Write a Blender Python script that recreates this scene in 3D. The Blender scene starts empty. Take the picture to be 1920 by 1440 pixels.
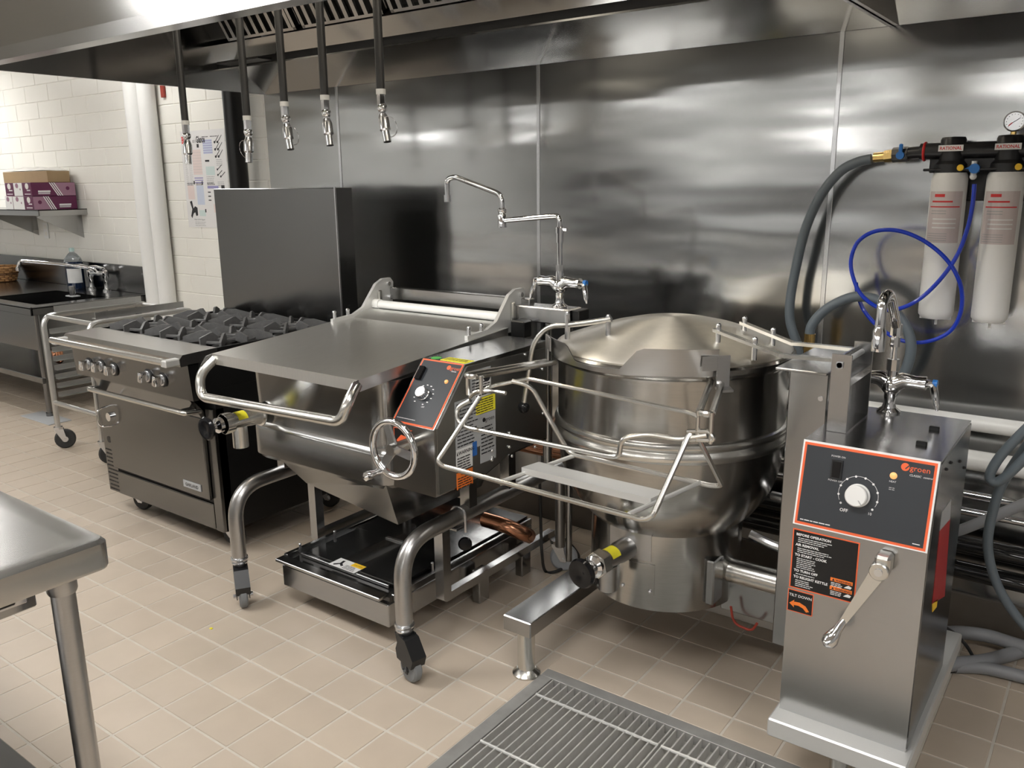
import bpy, bmesh, math, random
from mathutils import Vector, Matrix
random.seed(7)
S = bpy.context.scene
COL = S.collection

# ------------------------------------------------------------------ camera
FPX, PIT, YAW, ROLL, CH = 1577.757, math.radians(13.4503), math.radians(-36.4920), math.radians(-0.6493), 1.52
_cy, _sy, _cp, _sp = math.cos(YAW), math.sin(YAW), math.cos(PIT), math.sin(PIT)
FW = Vector((_sy*_cp, _cy*_cp, -_sp)); _r = Vector((_cy, -_sy, 0)); _u = _r.cross(FW)
RT = _r*math.cos(ROLL) + _u*math.sin(ROLL); UP = -_r*math.sin(ROLL) + _u*math.cos(ROLL)
cam = bpy.data.cameras.new('camera'); camo = bpy.data.objects.new('camera', cam); COL.objects.link(camo)
camo.matrix_world = Matrix(((RT.x, UP.x, -FW.x, 0), (RT.y, UP.y, -FW.y, 0), (RT.z, UP.z, -FW.z, CH), (0, 0, 0, 1)))
cam.sensor_width = 36; cam.lens = FPX/1920*36; cam.clip_start = .02
S.camera = camo

# ------------------------------------------------------------------ world, lights, exposure
W = bpy.data.worlds.new('world'); S.world = W; W.use_nodes = True
W.node_tree.nodes['Background'].inputs[0].default_value = (.8, .87, 1, 1)
W.node_tree.nodes['Background'].inputs[1].default_value = .25
S.view_settings.view_transform = 'Standard'; S.view_settings.look = 'None'
S.view_settings.gamma = 1; S.view_settings.use_curve_mapping = False
S.view_settings.exposure = 0.12
HOOD_FILL = 72.0  # radiance of the unseen lamps added inside the hood
LIGHT = 21.0          # radiance of the ceiling diffusers
S.cycles.use_denoising = True
S.cycles.max_bounces = 10; S.cycles.glossy_bounces = 8; S.cycles.diffuse_bounces = 5
S.cycles.sample_clamp_indirect = 6

# pixel of the 1920x1440 frame -> point on a known world plane
def ray(x, y): return RT*((x-960)/FPX) - UP*((y-720)/FPX) + FW
def pY(x, y, Y): d = ray(x, y); return Vector((0, 0, CH)) + d*(Y/d.y)
def pX(x, y, X): d = ray(x, y); return Vector((0, 0, CH)) + d*(X/d.x)
def pZ(x, y, Z): d = ray(x, y); return Vector((0, 0, CH)) + d*((Z-CH)/d.z)

# ------------------------------------------------------------------ materials
MATS = {}
def nodes(m):
    m.use_nodes = True; t = m.node_tree; return t, t.nodes['Principled BSDF'], t.links
def mat(name, col, rough=.5, metal=0, spec=.5, noise=0, nscale=20, bump=0, bscale=60, trans=0, ior=1.45, coat=0, emit=None, estr=1, stretch=None, rvar=0):
    m = bpy.data.materials.new(name); t, b, L = nodes(m)
    b.inputs['Base Color'].default_value = (*col, 1); b.inputs['Roughness'].default_value = rough
    b.inputs['Metallic'].default_value = metal; b.inputs['Specular IOR Level'].default_value = spec
    b.inputs['Transmission Weight'].default_value = trans; b.inputs['IOR'].default_value = ior; b.inputs['Coat Weight'].default_value = coat
    if emit: b.inputs['Emission Color'].default_value = (*emit, 1); b.inputs['Emission Strength'].default_value = estr
    if noise or bump or rvar:
        g = t.nodes.new('ShaderNodeNewGeometry'); vec = g.outputs['Position']
        if stretch:
            mp = t.nodes.new('ShaderNodeMapping'); mp.inputs['Scale'].default_value = stretch; L.new(vec, mp.inputs[0]); vec = mp.outputs[0]
    if noise or rvar:
        n = t.nodes.new('ShaderNodeTexNoise'); n.inputs['Scale'].default_value = nscale; n.inputs['Detail'].default_value = 5; L.new(vec, n.inputs['Vector'])
    if noise:
        mx = t.nodes.new('ShaderNodeMix'); mx.data_type = 'RGBA'
        mx.inputs[6].default_value = (*[max(0, c*(1-noise)) for c in col], 1); mx.inputs[7].default_value = (*[min(1, c*(1+noise)) for c in col], 1)
        L.new(n.outputs['Fac'], mx.inputs[0]); L.new(mx.outputs[2], b.inputs['Base Color'])
    if rvar:
        mr = t.nodes.new('ShaderNodeMapRange'); mr.inputs[1].default_value = .3; mr.inputs[2].default_value = .7
        mr.inputs[3].default_value = rough-rvar; mr.inputs[4].default_value = rough+rvar; L.new(n.outputs['Fac'], mr.inputs[0]); L.new(mr.outputs[0], b.inputs['Roughness'])
    if bump:
        n2 = t.nodes.new('ShaderNodeTexNoise'); n2.inputs['Scale'].default_value = bscale; n2.inputs['Detail'].default_value = 3
        L.new(vec, n2.inputs['Vector']); bp = t.nodes.new('ShaderNodeBump'); bp.inputs['Strength'].default_value = bump; bp.inputs['Distance'].default_value = .01
        L.new(n2.outputs['Fac'], bp.inputs['Height']); L.new(bp.outputs[0], b.inputs['Normal'])
    MATS[name] = m; return m

def steel(name, col, rough, aniso, wave=0, wscale=(1, 1, 1), grain=.06, gscale=(2, 2, 160), rv=.015, centre=None):
    """brushed stainless steel: grain along the horizontal, reflections drawn out across it"""
    m = bpy.data.materials.new(name); t, b, L = nodes(m)
    b.inputs['Metallic'].default_value = 1; b.inputs['Roughness'].default_value = rough; b.inputs['Anisotropic'].default_value = aniso
    g = t.nodes.new('ShaderNodeNewGeometry')
    mp = t.nodes.new('ShaderNodeMapping'); mp.inputs['Scale'].default_value = gscale; L.new(g.outputs['Position'], mp.inputs[0])
    n = t.nodes.new('ShaderNodeTexNoise'); n.inputs['Scale'].default_value = 6; n.inputs['Detail'].default_value = 4; L.new(mp.outputs[0], n.inputs['Vector'])
    mx = t.nodes.new('ShaderNodeMix'); mx.data_type = 'RGBA'
    mx.inputs[6].default_value = (*[c*(1-grain) for c in col], 1); mx.inputs[7].default_value = (*[min(1, c*(1+grain)) for c in col], 1)
    L.new(n.outputs['Fac'], mx.inputs[0]); L.new(mx.outputs[2], b.inputs['Base Color'])
    n3 = t.nodes.new('ShaderNodeTexNoise'); n3.inputs['Scale'].default_value = 2.5; n3.inputs['Detail'].default_value = 0; L.new(g.outputs['Position'], n3.inputs['Vector'])
    mr = t.nodes.new('ShaderNodeMapRange'); mr.inputs[1].default_value = .3; mr.inputs[2].default_value = .7
    mr.inputs[3].default_value = rough-rv; mr.inputs[4].default_value = rough+rv; L.new(n3.outputs['Fac'], mr.inputs[0]); L.new(mr.outputs[0], b.inputs['Roughness'])
    if aniso:
        cb = t.nodes.new('ShaderNodeCombineXYZ'); cb.inputs[0].default_value = .01; cb.inputs[1].default_value = .02; cb.inputs[2].default_value = 1
        if centre:      # turned on a lathe: grain runs in circles round the centre
            sb = t.nodes.new('ShaderNodeVectorMath'); sb.operation = 'SUBTRACT'; sb.inputs[1].default_value = centre; L.new(g.outputs['Position'], sb.inputs[0])
            ml = t.nodes.new('ShaderNodeVectorMath'); ml.operation = 'MULTIPLY'; ml.inputs[1].default_value = (1, 1, 0); L.new(sb.outputs[0], ml.inputs[0])
            nm = t.nodes.new('ShaderNodeVectorMath'); nm.operation = 'NORMALIZE'; L.new(ml.outputs[0], nm.inputs[0]); L.new(nm.outputs[0], b.inputs['Tangent'])
        else: L.new(cb.outputs[0], b.inputs['Tangent'])
    if wave:
        mp2 = t.nodes.new('ShaderNodeMapping'); mp2.inputs['Scale'].default_value = wscale; L.new(g.outputs['Position'], mp2.inputs[0])
        n2 = t.nodes.new('ShaderNodeTexNoise'); n2.inputs['Scale'].default_value = 1; n2.inputs['Detail'].default_value = 1.5; L.new(mp2.outputs[0], n2.inputs['Vector'])
        bp = t.nodes.new('ShaderNodeBump'); bp.inputs['Strength'].default_value = 1; bp.inputs['Distance'].default_value = wave
        L.new(n2.outputs['Fac'], bp.inputs['Height']); L.new(bp.outputs[0], b.inputs['Normal'])
    MATS[name] = m; return m

steel('steel', (.40, .40, .40), .21, .35)
steel('steel_pan', (.36, .36, .355), .2, .35)
steel('steel_range', (.205, .205, .205), .20, .35)
steel('steel_wall', (.50, .505, .505), .155, .4, wave=.0125, wscale=(1.0, 1, 4.4), grain=.03)
steel('steel_satin', (.46, .455, .45), .32, .3)
steel('steel_hood', (.40, .40, .395), .15, .3)
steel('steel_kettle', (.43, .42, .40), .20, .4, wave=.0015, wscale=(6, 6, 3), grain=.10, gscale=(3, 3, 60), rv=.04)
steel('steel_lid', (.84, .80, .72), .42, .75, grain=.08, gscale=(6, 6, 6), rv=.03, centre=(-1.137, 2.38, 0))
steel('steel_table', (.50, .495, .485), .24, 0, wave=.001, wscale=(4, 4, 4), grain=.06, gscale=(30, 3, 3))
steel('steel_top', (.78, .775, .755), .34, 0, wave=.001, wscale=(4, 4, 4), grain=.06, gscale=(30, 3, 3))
steel('steel_dark_reflection', (.15, .15, .15), .2, .3)  # darker copy of the console steel, its dark reflection put into the colour
steel('steel_cover', (.30, .30, .29), .4, 0)
mat('steel_rod', (.66, .65, .62), .24, 1)
mat('alu_plate', (.66, .66, .645), .42, .55)
mat('chrome', (.83, .83, .84), .06, 1)
mat('aluminium', (.63, .63, .62), .36, 1, noise=.1)
mat('bright_plate', (.72, .73, .75), .25, 1)
mat('black_plastic', (.012, .012, .013), .35)
mat('black_gloss', (.008, .008, .009), .12, spec=.35)
mat('black_enamel', (.010, .010, .010), .12, coat=.6)
mat('black_steel', (.02, .02, .02), .3, .6)
mat('dark_pipe', (.06, .06, .06), .45, .5)
mat('cast_iron', (.14, .14, .14), .42, .35, noise=.25, nscale=60, bump=.15, bscale=200)
mat('burner_hole_black', (.015, .014, .013), .5)  # burner heads; also the painted dark of vent holes, sight hole, drawer gap
mat('rubber', (.03, .03, .03), .6)
mat('grey_rubber', (.20, .21, .22), .5)
mat('translucent_wheel', (.50, .53, .57), .3, trans=.15)
mat('white_plastic', (.80, .80, .78), .3)
mat('white_paint_pipe', (.80, .80, .78), .28)
mat('off_white', (.82, .80, .74), .45)
mat('wall_paint', (.80, .785, .73), .28, noise=.03, nscale=4, bump=.08, bscale=90)
mat('ceiling_paint', (.50, .50, .49), .7)
mat('far_wall', (.30, .30, .30), .5)
mat('far_wall_white', (.44, .45, .45), .5)
mat('tile_base', (.10, .085, .07), .4, noise=.2)
mat('grout', (.55, .51, .45), .85, noise=.15, nscale=30)
mat('concrete', (.33, .32, .30), .7, noise=.2, nscale=25)
mat('galvanized', (.60, .59, .565), .42, .45, noise=.15, nscale=40)
mat('drain_steel', (.34, .335, .32), .45, .4, noise=.3, nscale=14)
mat('hose_grey', (.12, .145, .165), .42)
mat('conduit_grey', (.26, .265, .28), .45)
mat('blue_tube', (.012, .045, .50), .25, coat=.3)
mat('blue_plastic', (.02, .16, .50), .35)
mat('brass', (.72, .50, .19), .25, 1)
mat('copper', (.62, .30, .18), .22, 1, noise=.25, nscale=12)
mat('panel_slate', (.030, .034, .040), .42)
mat('panel_black', (.008, .008, .009), .35)
mat('orange', (.80, .135, .045), .5)
mat('warn_orange', (.85, .20, .03), .5)
mat('amber_lamp', (.9, .48, .18), .3, emit=(1, .45, .15), estr=.35)
mat('white_print', (.78, .78, .78), .5)
mat('grey_print', (.40, .40, .40), .5)
mat('black_print', (.015, .015, .018), .5)
mat('red_print', (.62, .03, .03), .5)
mat('label_red', (.42, .018, .022), .35)
mat('label_grey', (.40, .41, .42), .45)
mat('label_white', (.75, .75, .74), .5)
mat('label_yellow', (.86, .78, .04), .5)
mat('label_amber', (.88, .55, .03), .5)
mat('label_blue', (.03, .13, .42), .5)
mat('label_green', (.08, .42, .08), .5)
mat('label_pink', (.60, .53, .52), .5)
mat('poster_paper', (.72, .71, .70), .5)
mat('poster_pink', (.71, .60, .57), .6)
mat('poster_blue', (.52, .57, .68), .6)
mat('poster_teal', (.55, .65, .63), .6)
mat('poster_violet', (.30, .28, .50), .6)
mat('purple', (.10, .012, .055), .4)
mat('mauve', (.30, .16, .225), .4)
mat('carton', (.33, .23, .125), .7, noise=.1)
mat('plastic_wrap', (.78, .76, .72), .25)
mat('wicker', (.38, .20, .075), .55, noise=.3, nscale=50)
mat('wicker_dark', (.16, .075, .028), .6, noise=.3, nscale=50)
mat('navy_liquid', (.006, .016, .045), .12, coat=.5)
mat('clear_bottle', (.75, .80, .82), .08, trans=.75)
mat('teal_cap', (.45, .62, .60), .4)
mat('red_rubber', (.28, .035, .02), .5)
mat('glass_face', (.80, .79, .74), .12, coat=.6)
mat('light_diffuser', (.9, .9, .9), .5, emit=(1, .985, .96), estr=LIGHT)
mat('hood_fill_bulb', (.9, .9, .9), .5, emit=(1, .90, .74), estr=HOOD_FILL)
mat('dark_cabinet', (.045, .045, .048), .35)

def tile_material():
    m = bpy.data.materials.new('quarry_tile'); t, b, L = nodes(m); MATS['quarry_tile'] = m
    oi = t.nodes.new('ShaderNodeObjectInfo'); g = t.nodes.new('ShaderNodeNewGeometry')
    n = t.nodes.new('ShaderNodeTexNoise'); n.inputs['Scale'].default_value = 9; n.inputs['Detail'].default_value = 6; L.new(g.outputs['Position'], n.inputs['Vector'])
    n2 = t.nodes.new('ShaderNodeTexNoise'); n2.inputs['Scale'].default_value = 1.7; n2.inputs['Detail'].default_value = 3; L.new(g.outputs['Position'], n2.inputs['Vector'])
    a = t.nodes.new('ShaderNodeMath'); a.operation = 'MULTIPLY_ADD'; a.inputs[1].default_value = .45; L.new(oi.outputs['Random'], a.inputs[0])
    mm = t.nodes.new('ShaderNodeMath'); mm.operation = 'MULTIPLY'; mm.inputs[1].default_value = .55; L.new(n.outputs['Fac'], mm.inputs[0]); L.new(mm.outputs[0], a.inputs[2])
    mx = t.nodes.new('ShaderNodeMix'); mx.data_type = 'RGBA'; mx.inputs[6].default_value = (.43, .36, .285, 1); mx.inputs[7].default_value = (.56, .475, .385, 1)
    L.new(a.outputs[0], mx.inputs[0]); L.new(mx.outputs[2], b.inputs['Base Color'])
    mr = t.nodes.new('ShaderNodeMapRange'); mr.inputs[3].default_value = .30; mr.inputs[4].default_value = .50; L.new(n2.outputs['Fac'], mr.inputs[0]); L.new(mr.outputs[0], b.inputs['Roughness'])
    bp = t.nodes.new('ShaderNodeBump'); bp.inputs['Strength'].default_value = .12; bp.inputs['Distance'].default_value = .004; L.new(n.outputs['Fac'], bp.inputs['Height']); L.new(bp.outputs[0], b.inputs['Normal'])
tile_material()

# ------------------------------------------------------------------ mesh helpers
class MB:
    def __init__(s): s.v = []; s.f = []
    def add(s, vs, fs):
        o = len(s.v); s.v += [tuple(v) for v in vs]; s.f += [tuple(i+o for i in f) for f in fs]; return s
    def box(s, x0, x1, y0, y1, z0, z1, bev=0, seg=1, mx=None):
        x0, x1 = min(x0, x1), max(x0, x1); y0, y1 = min(y0, y1), max(y0, y1); z0, z1 = min(z0, z1), max(z0, z1)
        if not bev:
            vs = [Vector(c) for c in ((x0,y0,z0),(x1,y0,z0),(x1,y1,z0),(x0,y1,z0),(x0,y0,z1),(x1,y0,z1),(x1,y1,z1),(x0,y1,z1))]
            fs = [(3,2,1,0),(4,5,6,7),(0,1,5,4),(1,2,6,5),(2,3,7,6),(3,0,4,7)]
        else:
            bm = bmesh.new(); bmesh.ops.create_cube(bm, size=1)
            for v in bm.verts: v.co = Vector(((x0+x1)/2+v.co.x*(x1-x0), (y0+y1)/2+v.co.y*(y1-y0), (z0+z1)/2+v.co.z*(z1-z0)))
            bmesh.ops.bevel(bm, geom=bm.edges[:], offset=min(bev, .49*min(x1-x0, y1-y0, z1-z0)), segments=seg, profile=.5, affect='EDGES')
            bm.verts.index_update(); vs = [v.co.copy() for v in bm.verts]; fs = [[v.index for v in f.verts] for f in bm.faces]; bm.free()
        if mx: vs = [mx @ v for v in vs]
        return s.add(vs, fs)
    def prism(s, poly, ext):
        """planar polygon (3d points) pushed along the vector ext"""
        poly = [Vector(p) for p in poly]; ext = Vector(ext); n = len(poly)
        nr = Vector((0, 0, 0))
        for i in range(n): nr += poly[i].cross(poly[(i+1) % n])
        if nr.dot(ext) > 0: poly = poly[::-1]
        vs = poly + [p+ext for p in poly]
        return s.add(vs, [tuple(range(n)), tuple(range(2*n-1, n-1, -1))] + [((i+1) % n, i, n+i, n+(i+1) % n) for i in range(n)])
    def sweep(s, pts, r, n=10, closed=False, cap=True, sq=False):
        pts = [Vector(p) for p in pts]; m = len(pts); rr = r if isinstance(r, (list, tuple)) else [r]*m
        tg = []
        for i in range(m):
            a = pts[i-1] if (i or closed) else pts[0]; b = pts[(i+1) % m] if (i < m-1 or closed) else pts[-1]
            d = (b-a); tg.append(d.normalized() if d.length > 1e-9 else Vector((0, 0, 1)))
        u = Vector((0, 0, 1)) if abs(tg[0].z) < .9 else Vector((1, 0, 0))
        u = (u - tg[0]*u.dot(tg[0])).normalized(); vs = []
        for i in range(m):
            u = (u - tg[i]*u.dot(tg[i]))
            u = u.normalized() if u.length > 1e-6 else tg[i].orthogonal().normalized()
            w = tg[i].cross(u)
            for k in range(n):
                a = 2*math.pi*(k+(.5 if sq else 0))/n; vs.append(pts[i] + (u*math.cos(a) + w*math.sin(a))*rr[i]*(math.sqrt(2) if sq else 1))
        fs = []
        for i in range(m if closed else m-1):
            j = (i+1) % m
            for k in range(n): fs.append((i*n+k, i*n+(k+1) % n, j*n+(k+1) % n, j*n+k))
        if cap and not closed: fs += [tuple(range(n-1, -1, -1)), tuple((m-1)*n+k for k in range(n))]
        return s.add(vs, fs)
    def tube(s, pts, r, bend=0, n=10, seg=6, closed=False, sq=False):
        return s.sweep(fillet(pts, bend, seg, closed) if bend else pts, r, n, closed, sq=sq)
    def cyl(s, p0, p1, r0, r1=None, n=20): return s.sweep([p0, p1], [r0, r0 if r1 is None else r1], n)
    def lathe(s, prof, c=(0, 0, 0), ax=(0, 0, 1), n=32, a0=0, a1=2*math.pi):
        """profile of (radius, height) turned about ax through c"""
        ax = Vector(ax).normalized(); c = Vector(c); u = ax.orthogonal().normalized()
        if abs(ax.z) > .99: u = Vector((1, 0, 0))
        w = ax.cross(u); full = abs(a1-a0-2*math.pi) < 1e-6; k = n if full else n+1; vs = []
        for (r, h) in prof:
            for i in range(k):
                a = a0+(a1-a0)*i/n; vs.append(c + ax*h + (u*math.cos(a)+w*math.sin(a))*r)
        fs = []
        for j in range(len(prof)-1):
            for i in range(n):
                i2 = (i+1) % k; fs.append((j*k+i, j*k+i2, (j+1)*k+i2, (j+1)*k+i))
        if full:
            if prof[0][0] > 1e-5: fs.append(tuple(range(k-1, -1, -1)))
            if prof[-1][0] > 1e-5: fs.append(tuple((len(prof)-1)*k+i for i in range(k)))
        return s.add(vs, fs)
    def ball(s, c, r, n=16, sz=1, ax=(0, 0, 1)):
        return s.lathe([(r*math.sin(math.pi*i/10)+1e-6, -r*sz*math.cos(math.pi*i/10)) for i in range(11)], c, ax, n)
    def torus(s, c, ax, R, r, n=40, m=10):
        ax = Vector(ax).normalized(); u = ax.orthogonal().normalized(); w = ax.cross(u); c = Vector(c)
        return s.sweep([c+(u*math.cos(2*math.pi*i/n)+w*math.sin(2*math.pi*i/n))*R for i in range(n)], r, m, closed=True)
    def ext(s, other): return s.add(other.v, other.f)

def fillet(pts, rad, seg=6, closed=False):
    pts = [Vector(p) for p in pts]; out = []; n = len(pts)
    for i, p in enumerate(pts):
        if not closed and i in (0, n-1): out.append(p); continue
        a = pts[i-1]; b = pts[(i+1) % n]; d0 = (a-p); d1 = (b-p); l = min(rad, d0.length*.49, d1.length*.49)
        if l < 1e-5: out.append(p); continue
        A = p+d0.normalized()*l; B = p+d1.normalized()*l
        for k in range(seg+1):
            t = k/seg; out.append(A*(1-t)**2 + p*2*t*(1-t) + B*t*t)
    return out
def spline(pts, seg=8):
    pts = [Vector(p) for p in pts]; out = []; n = len(pts)
    for i in range(n-1):
        p0 = pts[max(i-1, 0)]; p1 = pts[i]; p2 = pts[i+1]; p3 = pts[min(i+2, n-1)]
        for k in range(seg):
            t = k/seg
            out.append(.5*((2*p1)+(p2-p0)*t+(2*p0-5*p1+4*p2-p3)*t*t+(3*p1-p0-3*p2+p3)*t**3))
    return out+[pts[-1]]

def mesh_from(name, mb, m, origin, sharp=35):
    me = bpy.data.meshes.new(name)
    o = Vector(origin); me.from_pydata([(v[0]-o.x, v[1]-o.y, v[2]-o.z) for v in mb.v], [], mb.f)
    me.polygons.foreach_set('use_smooth', [True]*len(me.polygons)); me.set_sharp_from_angle(angle=math.radians(sharp))
    me.materials.append(MATS[m]); return me
ORG = {}
def obj(name, mb, m, parent=None, label=None, sharp=35, kind=None):
    """one mesh object; a child keeps its thing's origin"""
    if parent is not None: org = ORG[parent]
    else:
        xs = [v[0] for v in mb.v]; ys = [v[1] for v in mb.v]; zs = [v[2] for v in mb.v]
        org = Vector(((min(xs)+max(xs))/2, (min(ys)+max(ys))/2, min(zs)))
    o = bpy.data.objects.new(name, mesh_from(name, mb, m, org, sharp)); COL.objects.link(o); ORG[o] = org
    if parent is not None: o.parent = parent
    else: o.location = org
    if label: o['label'] = label
    if kind or name in ('print', 'fine_print', 'dial_print', 'faint_print', 'table_lines', 'pictures'): o['kind'] = kind or 'stuff'
    return o
def thing(name, label, cat, loc, group=None):
    o = bpy.data.objects.new(name, None); COL.objects.link(o); o.empty_display_size = .05
    o.location = loc; ORG[o] = Vector(loc); tag(o, label, cat, group); return o
def tag(o, label, cat, group=None):
    o['label'] = label; o['category'] = cat
    if group: o['group'] = group
    return o
def struct(name, mb, m, sharp=35):
    o = obj(name, mb, m, None, None, sharp); o['kind'] = 'structure'; return o
def copy_tree(o, delta, parent=None):
    c = o.copy(); COL.objects.link(c)
    if parent is None: c.location = o.location + Vector(delta); ORG[c] = ORG[o] + Vector(delta)
    else: c.parent = parent; ORG[c] = ORG[parent]
    for ch in list(o.children): copy_tree(ch, delta, c)
    return c

class Fr:
    """flat print: frame on a surface, a to the right, b up, thin layers proud of it"""
    def __init__(s, o, u, v, n):
        s.o = Vector(o); s.u = Vector(u).normalized(); v = Vector(v); v = v - s.u*v.dot(s.u); s.v = v.normalized()
        s.n = s.u.cross(s.v)
        if s.n.dot(Vector(n)) < 0: s.n = -s.n
    def p(s, a, b, h=0): return s.o + s.u*a + s.v*b + s.n*h
    def rect(s, mb, a0, b0, a1, b1, h=.0006, h0=-.0004): return mb.prism([s.p(a0,b0,h0), s.p(a1,b0,h0), s.p(a1,b1,h0), s.p(a0,b1,h0)], s.n*(h-h0))
    def poly(s, mb, pts, h=.0006, h0=-.0004): return mb.prism([s.p(a, b, h0) for a, b in pts], s.n*(h-h0))
    def disc(s, mb, a, b, r, h=.0006, h0=-.0004, n=20, sx=1): return s.poly(mb, [(a+r*sx*math.cos(2*math.pi*i/n), b+r*math.sin(2*math.pi*i/n)) for i in range(n)], h, h0)
    def text(s, mb, txt, a, b, size, h=.0009, align='LEFT', bold=0, shear=0, sx=1):
        c = bpy.data.curves.new('t', 'FONT'); c.body = txt; c.size = size; c.align_x = align; c.resolution_u = 2; c.offset = bold*size; c.shear = shear
        o = bpy.data.objects.new('t', c); me = bpy.data.meshes.new_from_object(o)
        vs = [s.p(a+v.co.x*sx, b+v.co.y, h) for v in me.vertices]
        fl = s.u.cross(s.v).dot(s.n) < 0
        mb.add(vs, [tuple(p.vertices)[::-1] if fl else tuple(p.vertices) for p in me.polygons])
        bpy.data.objects.remove(o); bpy.data.curves.remove(c); bpy.data.meshes.remove(me); return mb
    def lines(s, mb, a0, a1, b0, db, n, th, h=.0009, ragged=.25):
        for i in range(n):
            x = a0
            end = a1-(a1-a0)*ragged*random.random()
            while x < end-th:
                w = random.uniform(2, 6)*th*1.3; s.rect(mb, x, b0-i*db-th/2, min(x+w, end), b0-i*db+th/2, h, h-.0003); x += w+th*.8

# ------------------------------------------------------------------ room shell
YW, YB, XL = 3.04, 3.40, -3.885          # stainless wall face, block wall face, left edge of the stainless wall
TX0, TX1, TY0, TY1 = -1.352, -.02, 1.30, 2.006   # trench drain opening, outer frame
P = .1564
g = MB()
g.box(-9.5, TX0+.03, -8.2, 3.5, -.06, -.0018).box(TX1-.03, 2.8, -8.2, 3.5, -.06, -.0018).box(TX0+.03, TX1-.03, -8.2, TY0+.03, -.06, -.0018).box(TX0+.03, TX1-.03, TY1-.03, 3.5, -.06, -.0018)
floor = struct('floor', g, 'grout')
gx0, gy0, gr = -1.397, 2.102, .0035
tiles = []
def visible(x, y, pad=60):
    d = Vector((x, y, -CH)); zc = d.dot(FW)
    if zc < .3: return None
    px = 960+FPX*d.dot(RT)/zc; py = 720-FPX*d.dot(UP)/zc
    return (zc if -pad < px < 1920+pad and -pad < py < 1440+pad else None)
rest = MB(); keep = []
for i in range(-52, 27):
    for j in range(-65, 9):
        x0 = gx0+i*P+gr; x1 = gx0+(i+1)*P-gr; y0 = gy0+j*P+gr; y1 = gy0+(j+1)*P-gr
        if y1 > 3.42 or x0 < -9.5 or x1 > 2.8 or y0 < -8: continue
        if x1 > TX0 and x0 < TX1 and y1 > TY0 and y0 < TY1:      # cut along the drain frame
            if x0 < TX0-.02 and y1 > TY1+.02 and y0 < TY1: keep.append((1.5, TX0-.004, x1, TY1+.004, y1)); x1 = TX0-.004
            elif x0 < TX0-.02: x1 = TX0-.004
            elif y1 > TY1+.02: y0 = TY1+.004
            elif y0 < TY0-.02: y1 = TY0-.004
            elif x1 > TX1+.02: x0 = TX1+.004
            else: continue
        zc = visible((x0+x1)/2, (y0+y1)/2)
        keep.append((zc if zc else 99, x0, x1, y0, y1))
keep.sort()
tile_me = None
for k, (zc, x0, x1, y0, y1) in enumerate(keep):
    full = abs((x1-x0)-(P-2*gr)) < 1e-6 and abs((y1-y0)-(P-2*gr)) < 1e-6
    if k < 299 and zc < 90:
        cx, cyy = (x0+x1)/2, (y0+y1)/2
        if full and tile_me: me = tile_me
        else:
            b = MB().box(x0, x1, y0, y1, -.02, 0, .0013); me = mesh_from('tile', b, 'quarry_tile', (cx, cyy, 0), 15)
            if full: tile_me = me
        o = bpy.data.objects.new('tile', me); COL.objects.link(o); o.parent = floor; o.location = Vector((cx, cyy, 0))-floor.location
    else: rest.box(x0, x1, y0, y1, -.02, 0)
obj('tile_field', rest, 'quarry_tile', floor, kind='stuff')

# block wall at the back
PB, LB = .1257, .37
wb = struct('wall_back', MB().box(-9.5, XL+.25, YB+.004, YB+.2, 0, 2.75), 'wall_paint')
bme = None
for c in range(-8, 7):
    z0 = 1.55+c*PB
    for k in range(-3, 12):
        x0 = -7.9+k*LB+(LB/2 if c % 2 else 0)+.02
        if x0+LB > -3.65: continue
        if bme is None: bme = mesh_from('block', MB().box(.0015, LB-.0015, 0, .03, .0015, PB-.0015, .0035), 'wall_paint', (0, 0, 0), 15)
        o = bpy.data.objects.new('block', bme); COL.objects.link(o); o.parent = wb; o.location = Vector((x0, YB, z0))-wb.location
# stainless clad wall behind the cooking line, with sheets and joint strips
wr = struct('wall_right_back', MB().box(XL+.004, 2.8, YW+.004, YB+.2, 0, 2.75), 'far_wall')
seams = [XL, -3.316, -2.096, -.876, .344, 1.564, 2.8]
for a, b in zip(seams[:-1], seams[1:]):
    obj('steel_sheet', MB().box(a+.002, b-.002, YW, YW+.004, .12, 2.02, .0008), 'steel_wall', wr)
for x in seams[1:-1]:
    obj('joint_strip', MB().box(x-.008, x+.008, YW-.003, YW+.001, .12, 2.0, .001), 'bright_plate', wr)
struct('wall_left', MB().box(-9.7, -9.5, -8, YB+.2, 0, 2.75), 'far_wall_white')
struct('wall_right', MB().box(2.8, 3.0, -8, YB+.2, 0, 2.75), 'far_wall')
struct('wall_front', MB().box(-9.7, 3.0, -8.2, -8, 0, 2.75), 'far_wall_white')
struct('ceiling', MB().box(-9.7, 3.0, -8.2, YB+.2, 2.75, 2.9), 'ceiling_paint')
struct('baseboard_back', MB().box(XL+.02, 2.8, YW-.012, YW+.004, 0, .135, .004), 'tile_base')

# ceiling troffers
def troffer(x, y, where, w=.6, l=1.2):
    t = thing('ceiling_light', where, 'light', (x, y, 2.70), 'fluorescent ceiling panels')
    f = MB()
    for sx in (-1, 1): f.box(x+sx*l/2-.02, x+sx*l/2+.02, y-w/2-.02, y+w/2+.02, 2.71, 2.75); f.box(x-l/2, x+l/2, y+sx*w/2-.02, y+sx*w/2+.02, 2.71, 2.75)
    obj('frame', f, 'white_plastic', t); obj('diffuser', MB().box(x-l/2+.02, x+l/2-.02, y-w/2+.02, y+w/2-.02, 2.725, 2.735), 'light_diffuser', t)
for x, nm in ((-3.5, 'left'), (-1.1, 'middle'), (1.3, 'right')):
    troffer(x, .35, 'white ceiling light panel, %s one of the row over the aisle' % nm)
    troffer(x, -7.0, 'white ceiling light panel, %s one of the last row by the far wall' % nm)
    troffer(x, -5.0, 'white ceiling light panel, %s one of the row at the far end' % nm)
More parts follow.
